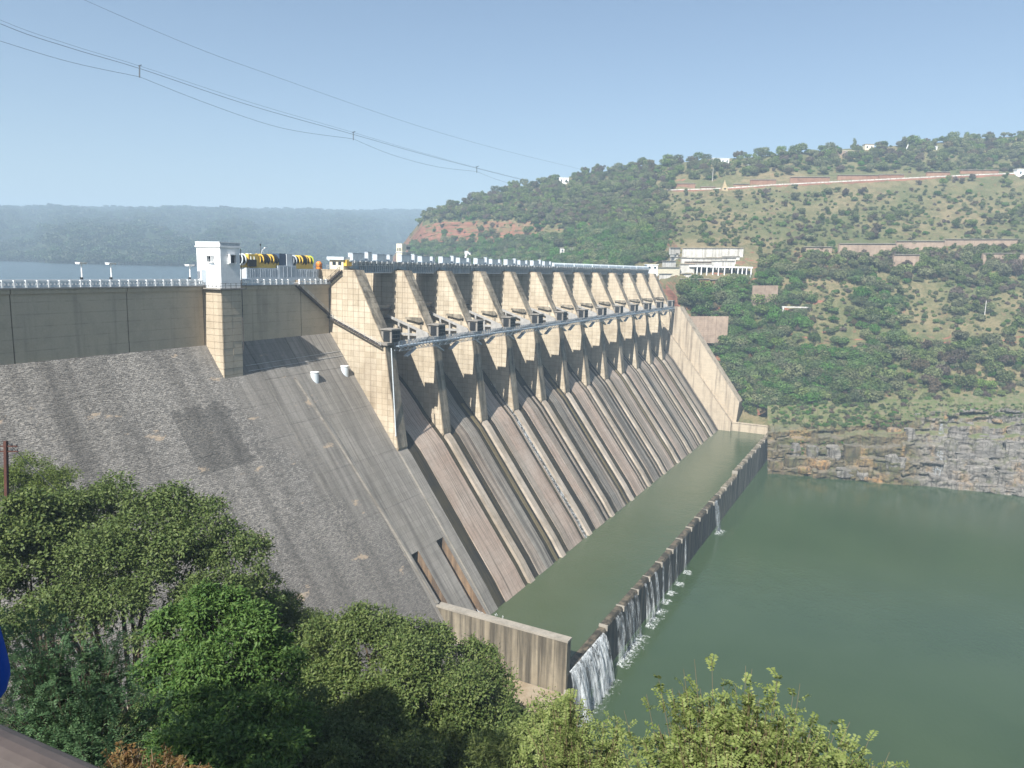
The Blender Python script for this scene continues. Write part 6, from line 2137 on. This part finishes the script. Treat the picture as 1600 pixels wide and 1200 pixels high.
def pinnate_tree(name, label, dep, circles, leaf, n_br, per, pairs, rach, ll, lw, seed, bark='bark_pale', droop=.25, cat='tree', base=None, tw=.012, spare=()):
    """branches with compound leaves, leaflets in two rows along each leaf stalk"""
    rg = np.random.default_rng(seed)
    lobes = [(at(px, py, dep + do), rp_ * (dep + do) / FPX) for px, py, rp_, do in circles]
    cc = np.mean([l[0] for l in lobes], 0)
    bx, by = (cc[0], cc[1]) if base is None else base
    bz = bank_z(bx, by)
    root = empty(name, (bx, by, bz), label, cat)
    off = np.array([bx, by, bz])
    w = np.array([l[1] ** 2 for l in lobes]); w /= w.sum()
    fork = np.array([0, 0, max(.5, (cc[2] - bz) * .55)])
    tm = MB(); tm.tube([(0, 0, -.4), tuple(fork * .5 + np.array([.05, .02, 0])), tuple(fork)], [tw * 9, tw * 7, tw * 5], 7)
    P0, T0, N0 = [], [], []
    tips = []
    for b_ in range(n_br):
        k = rg.choice(len(lobes), p=w)
        c, r_ = lobes[k]
        d = unit(rg, 1, -.35)[0]
        tips.append((c - off + d * r_ * rg.uniform(.55, 1.0), c - off))
    for px, py, do in spare:
        q = at(px, py, dep + do) - off
        tips.append((q, q - np.array([0, 0, .5])))
    for tip, c in tips:
        mid = fork + (c - fork) * rg.uniform(.5, .8) + rg.normal(0, .1, 3)
        path = []
        for u in np.linspace(0, 1, 9):
            path.append((1 - u) ** 2 * fork + 2 * u * (1 - u) * mid + u * u * tip)
        path = np.array(path)
        tm.tube([tuple(q) for q in path], list(np.linspace(tw * 2.0, tw * .35, 9)), 4, 0, False)
        for j in range(per):
            u = rg.uniform(.45, 1.0) * 7.99
            i = int(u); q = path[i] + (path[i + 1] - path[i]) * (u - i)
            td = path[i + 1] - path[i]; td /= np.linalg.norm(td)
            out = td * .5 + rg.normal(0, .6, 3); out[2] += .15; out /= np.linalg.norm(out)
            P0.append(q); T0.append(out)
    P0 = np.array(P0); T0 = np.array(T0); n = len(P0)
    R_ = rach * rg.uniform(.7, 1.2, n)
    POS, TAN, NRM = [], [], []
    side0 = np.cross(T0, np.array([0, 0, 1.0])); side0 /= np.linalg.norm(side0, axis=1, keepdims=True) + 1e-9
    upv = np.cross(side0, T0)
    for k in range(pairs):
        u = (k + .7) / pairs
        c = P0 + T0 * (R_ * u)[:, None]
        c[:, 2] -= droop * R_ * u * u
        ax = T0.copy(); ax[:, 2] -= 2 * droop * u
        for s in (-1, 1):
            POS.append(c); TAN.append(side0 * s + ax * .45 + rg.normal(0, .12, (n, 3)) - np.array([0, 0, .25])); NRM.append(upv + rg.normal(0, .25, (n, 3)))
    POS, TAN, NRM = np.concatenate(POS), np.concatenate(TAN), np.concatenate(NRM)
    V, F = leaves_np(POS, NRM, TAN, ll * rg.uniform(.75, 1.2, len(POS)), lw * rg.uniform(.8, 1.2, len(POS)), .15)
    cr = put('crown', np_mesh('crown', V, F, M[leaf]), root)
    # stalks
    tm.build('branches', M[bark], root)
    return root


pinnate_tree('feathery_tree', 'blue-green feathery tree nearest the railing', 19.0,
             [(60, 985, 55, 0), (20, 1000, 60, 1), (110, 1020, 55, 0), (160, 1015, 50, 0), (60, 1060, 70, -1), (150, 1070, 60, -1), (215, 1065, 42, 0), (100, 1120, 70, -1.5), (180, 1130, 60, -1.5), (30, 1130, 70, -1), (240, 1110, 36, -.5), (60, 1190, 70, -2), (150, 1190, 70, -2)],
             'leaf_b', 230, 13, 11, .42, .085, .030, 21, bark='bark', droop=.35)
pinnate_tree('compound_leaf_tree', 'yellow-green tree with paired leaflets rising in front of the river', 13.5,
             [(1090, 1120, 55, 0), (1150, 1120, 55, 0), (1200, 1130, 50, 0), (1060, 1165, 60, 0), (1140, 1175, 80, -.4), (1230, 1170, 65, 0), (1290, 1185, 50, 0), (1340, 1195, 40, 0), (1010, 1185, 50, 0), (1100, 1215, 90, -.6), (1240, 1220, 90, -.6), (1380, 1215, 40, 0)],
             'leaf_e', 330, 15, 8, .34, .080, .042, 22, tw=.008, spare=[(1085, 1030, 0), (1112, 1027, 0), (1165, 1040, 0), (1175, 1045, .2), (1028, 1055, 0), (1068, 1045, 0), (1215, 1055, 0), (1250, 1068, 0), (1010, 1085, 0), (1300, 1130, 0), (1328, 1128, 0), (1360, 1150, .2), (1390, 1175, 0), (975, 1110, 0), (1240, 1080, .3), (1130, 1060, .2), (1050, 1075, 0)])
pinnate_tree('slender_tree', 'slender light green tree at the foot of the waterfall', 19.0, [(885, 1100, 30, 0), (860, 1135, 38, 0), (905, 1130, 30, 0), (945, 1150, 36, 0), (890, 1175, 50, 0), (975, 1170, 30, 0), (930, 1195, 45, 0), (840, 1190, 45, .5)],
             'leaf_e', 120, 13, 8, .40, .090, .044, 23, tw=.010, spare=[(860, 1082, 0), (890, 1085, 0), (915, 1095, 0), (985, 1130, 0), (965, 1120, 0)])
pinnate_tree('dry_shrub', 'dry orange-brown shrub just below the railing', 9.0, [(215, 1185, 40, 0), (255, 1195, 36, 0), (180, 1200, 40, 0), (290, 1205, 30, 0)], 'leaf_dry', 45, 10, 6, .16, .05, .022, 24, cat='shrub')

near_tree('added_shade_tree', 'unseen spreading tree added behind the lookout to shade the near trees', 10.0, [], 'leaf_a', 1500, .34, .2, seed=31, trunk_r=.3, spread=.5,  # out-of-view tree, put in to cast shade on the near trees
          abs_lobes=[((-6, 17, 108.5), (4.5, 4.5, 3.2)), ((-3, 21, 107.5), (3.8, 3.8, 2.8)), ((-5, 11.5, 107.5), (2.6, 2.6, 1.8)), ((-9, 21, 107), (4, 4, 3))], base=(-8, 17))

# ------------------------------------------------------------------ lookout: platform, rail, person
vp_ = empty('lookout_platform', (0, 0, 99.3), 'concrete lookout floor under the railing', 'platform')
rd = Vector(ray(-1770, 372)); rd.z = 0; rd.normalize()      # the rail's direction
rn = Vector((rd.y, -rd.x, 0))
if rn.dot(Vector((FW[0], FW[1], 0))) < 0: rn = -rn
rc = Vector(at(62, 1216, 0.80))                           # a point of the rail's axis
edge = rn * (rc.dot(rn))
m = MB()
q0 = edge + rn * .08
c4 = [q0 + rd * 6, q0 - rd * 4, q0 - rd * 4 - rn * 3.5, q0 + rd * 6 - rn * 3.5]
m.prism_z([(c.x, c.y) for c in c4], -0.35, 0.0)
m.build('floor_slab', M['deck'], vp_)
rlg = empty('pipe_railing', (rc.x, rc.y, 99.3), 'pipe railing of the lookout, its colour darkened for shade', 'railing')
m = MB(); zr = rc.z - 99.3
m.tube([rd * 4.5 + Vector((0, 0, zr)), -rd * 3.5 + Vector((0, 0, zr))], 0.030, 20); m.build('top_pipe', M['railpipe'], rlg, smooth=False)
m = MB(); m.tube([rd * 4.5 + Vector((0, 0, zr * .5)), -rd * 3.5 + Vector((0, 0, zr * .5))], 0.022, 12); m.build('lower_pipe', M['railpipe'], rlg)
for u in (3.6, 2.0, 0.62, -1.6, -3.2):
    m = MB(); m.tube([rd * u, rd * u + Vector((0, 0, zr))], 0.025, 12); m.build('post', M['railpipe'], rlg)


def skin_mesh(name, verts, edges, radii, mat, parent, root_i=0, sub=2):
    me = bpy.data.meshes.new(name)
    me.from_pydata(verts, edges, [])
    me.materials.append(mat)
    o = put(name, me, parent)
    o.modifiers.new('skin', 'SKIN').use_smooth_shade = True
    for i, v in enumerate(me.skin_vertices[0].data):
        r_ = radii[i]
        v.radius = r_ if isinstance(r_, tuple) else (r_, r_)
        v.use_root = (i == root_i)
    s = o.modifiers.new('sub', 'SUBSURF'); s.levels = sub; s.render_levels = sub
    return o


# standing at the rail to the left, forearm on the pipe; only the blue sleeve's edge reaches the picture
el = Vector(at(-58, 1105, 1.05))                           # elbow
fx = rn.copy(); lx = rd.copy()                             # facing the gorge; lx points to the person's left
pc = Vector((el.x, el.y, 99.3)) + lx * 0.33 - fx * 0.10
per_ = empty('person', tuple(pc), 'person in a bright blue shirt leaning on the lookout railing', 'person')


def bp_(l, f, z): return tuple(lx * l + fx * f + Vector((0, 0, z)))


elb = tuple(el - pc)
BV = [bp_(0, 0, .95), bp_(0, 0, 1.15), bp_(0, .03, 1.36), bp_(0, .05, 1.48), bp_(0, .07, 1.56), bp_(0, .10, 1.66), bp_(0, .10, 1.74),
      bp_(-.26, .06, 1.40), elb, bp_(.08, .20, zr + .05), bp_(.18, .24, zr + .06), bp_(.24, .26, zr + .05),
      bp_(.19, .03, 1.40), bp_(.30, .05, 1.14), bp_(.40, .22, zr + .05), bp_(.40, .28, zr + .06), bp_(.40, .33, zr + .05),
      bp_(-.10, 0, .88), bp_(-.11, .03, .48), bp_(-.11, -.02, .08), bp_(-.11, .16, .03), bp_(.10, 0, .88), bp_(.11, .03, .48), bp_(.11, -.02, .08), bp_(.11, .16, .03)]
BE = [(0, 1), (1, 2), (2, 3), (3, 4), (4, 5), (5, 6), (2, 7), (7, 8), (8, 9), (9, 10), (10, 11), (2, 12), (12, 13), (13, 14), (14, 15), (15, 16), (0, 17), (17, 18), (18, 19), (19, 20), (0, 21), (21, 22), (22, 23), (23, 24)]
BR = [.14, .125, .14, .065, .075, .115, .10, .055, .04, .03, .028, .016, .055, .04, .03, .028, .016, .085, .06, .042, .03, .085, .06, .042, .03]
skin_mesh('body', BV, BE, BR, M['skin'], per_)
fing = []
for sgn, w0 in ((-1, Vector(BV[11])), (1, Vector(BV[16]))):
    for k in range(4):
        a = w0 + lx * (-.03 + .02 * k)
        FV = [tuple(a - fx * .03), tuple(a + fx * .03 + Vector((0, 0, .008))), tuple(a + fx * .055 - Vector((0, 0, .02))), tuple(a + fx * .05 - Vector((0, 0, .05)))]
        skin_mesh('finger', FV, [(0, 1), (1, 2), (2, 3)], [.010, .009, .008, .007], M['skin'], per_, 0, 1)
    a = w0 - lx * .045 * sgn - fx * .03
    skin_mesh('thumb', [tuple(a), tuple(a + fx * .03 - lx * .02 * sgn), tuple(a + fx * .05 - Vector((0, 0, .025)))], [(0, 1), (1, 2)], [.011, .010, .008], M['skin'], per_, 0, 1)
SV = [bp_(0, 0, .84), bp_(0, 0, 1.10), BV[2], bp_(0, .04, 1.44), BV[7], BV[8], tuple(Vector(BV[8]) * .6 + Vector(BV[9]) * .4), BV[12], BV[13], tuple(Vector(BV[13]) * .6 + Vector(BV[14]) * .4)]
skin_mesh('shirt', SV, [(0, 1), (1, 2), (2, 3), (2, 4), (4, 5), (5, 6), (2, 7), (7, 8), (8, 9)], [.205, .185, .18, .085, .09, .07, .064, .09, .07, .064], M['cloth'], per_)
skin_mesh('trousers', [BV[0], BV[17], BV[18], tuple(Vector(BV[19]) + Vector((0, 0, .05))), BV[21], BV[22], tuple(Vector(BV[23]) + Vector((0, 0, .05)))], [(0, 1), (1, 2), (2, 3), (0, 4), (4, 5), (5, 6)], [.17, .115, .09, .075, .115, .09, .075], M['trouser'], per_)
m = MB()
n = 12
for i in range(7):
    a = math.pi * .56 * i / 6
    for j in range(n):
        t_ = 2 * math.pi * j / n
        m.v.append(bp_(.095 * math.sin(a) * math.cos(t_), .075 + .105 * math.sin(a) * math.sin(t_) - .015, 1.695 + .105 * math.cos(a)))
for i in range(6):
    for j in range(n):
        m.f.append((i * n + j, i * n + (j + 1) % n, (i + 1) * n + (j + 1) % n, (i + 1) * n + j)); m.m.append(0)
m.build('hair', M['hair'], per_, smooth=True)
fm = MB()
for s in (-1, 1):
    fm.poly([bp_(s * .035 - .014, .192, 1.675), bp_(s * .035 + .014, .192, 1.675), bp_(s * .035 + .012, .196, 1.688), bp_(s * .035 - .012, .196, 1.688)], [(0, 1, 2, 3)])
fm.build('eyes', M['black'], per_)
m = MB(); m.poly([bp_(-.015, .185, 1.635), bp_(.015, .185, 1.635), bp_(0, .185, 1.68), bp_(0, .215, 1.64)], [(0, 1, 3), (1, 2, 3), (2, 0, 3), (0, 2, 1)]); m.build('nose', M['skin'], per_)

# ------------------------------------------------------------------ haze
hz = bpy.data.materials.new('pale_air_haze'); hz.use_nodes = True
for n_ in list(hz.node_tree.nodes):
    if n_.type != 'OUTPUT_MATERIAL': hz.node_tree.nodes.remove(n_)
pv = hz.node_tree.nodes.new('ShaderNodeVolumePrincipled')
pv.inputs['Color'].default_value = (0.60, 0.81, 1.0, 1)
pv.inputs['Density'].default_value = HAZE_DENSITY
pv.inputs['Anisotropy'].default_value = 0.0
hz.node_tree.links.new(pv.outputs[0], hz.node_tree.nodes['Material Output'].inputs['Volume'])
m = MB(); m.box(-4200, 6400, -3400, 6800, -8, 390)
tag(m.build('haze', hz), kind='stuff')
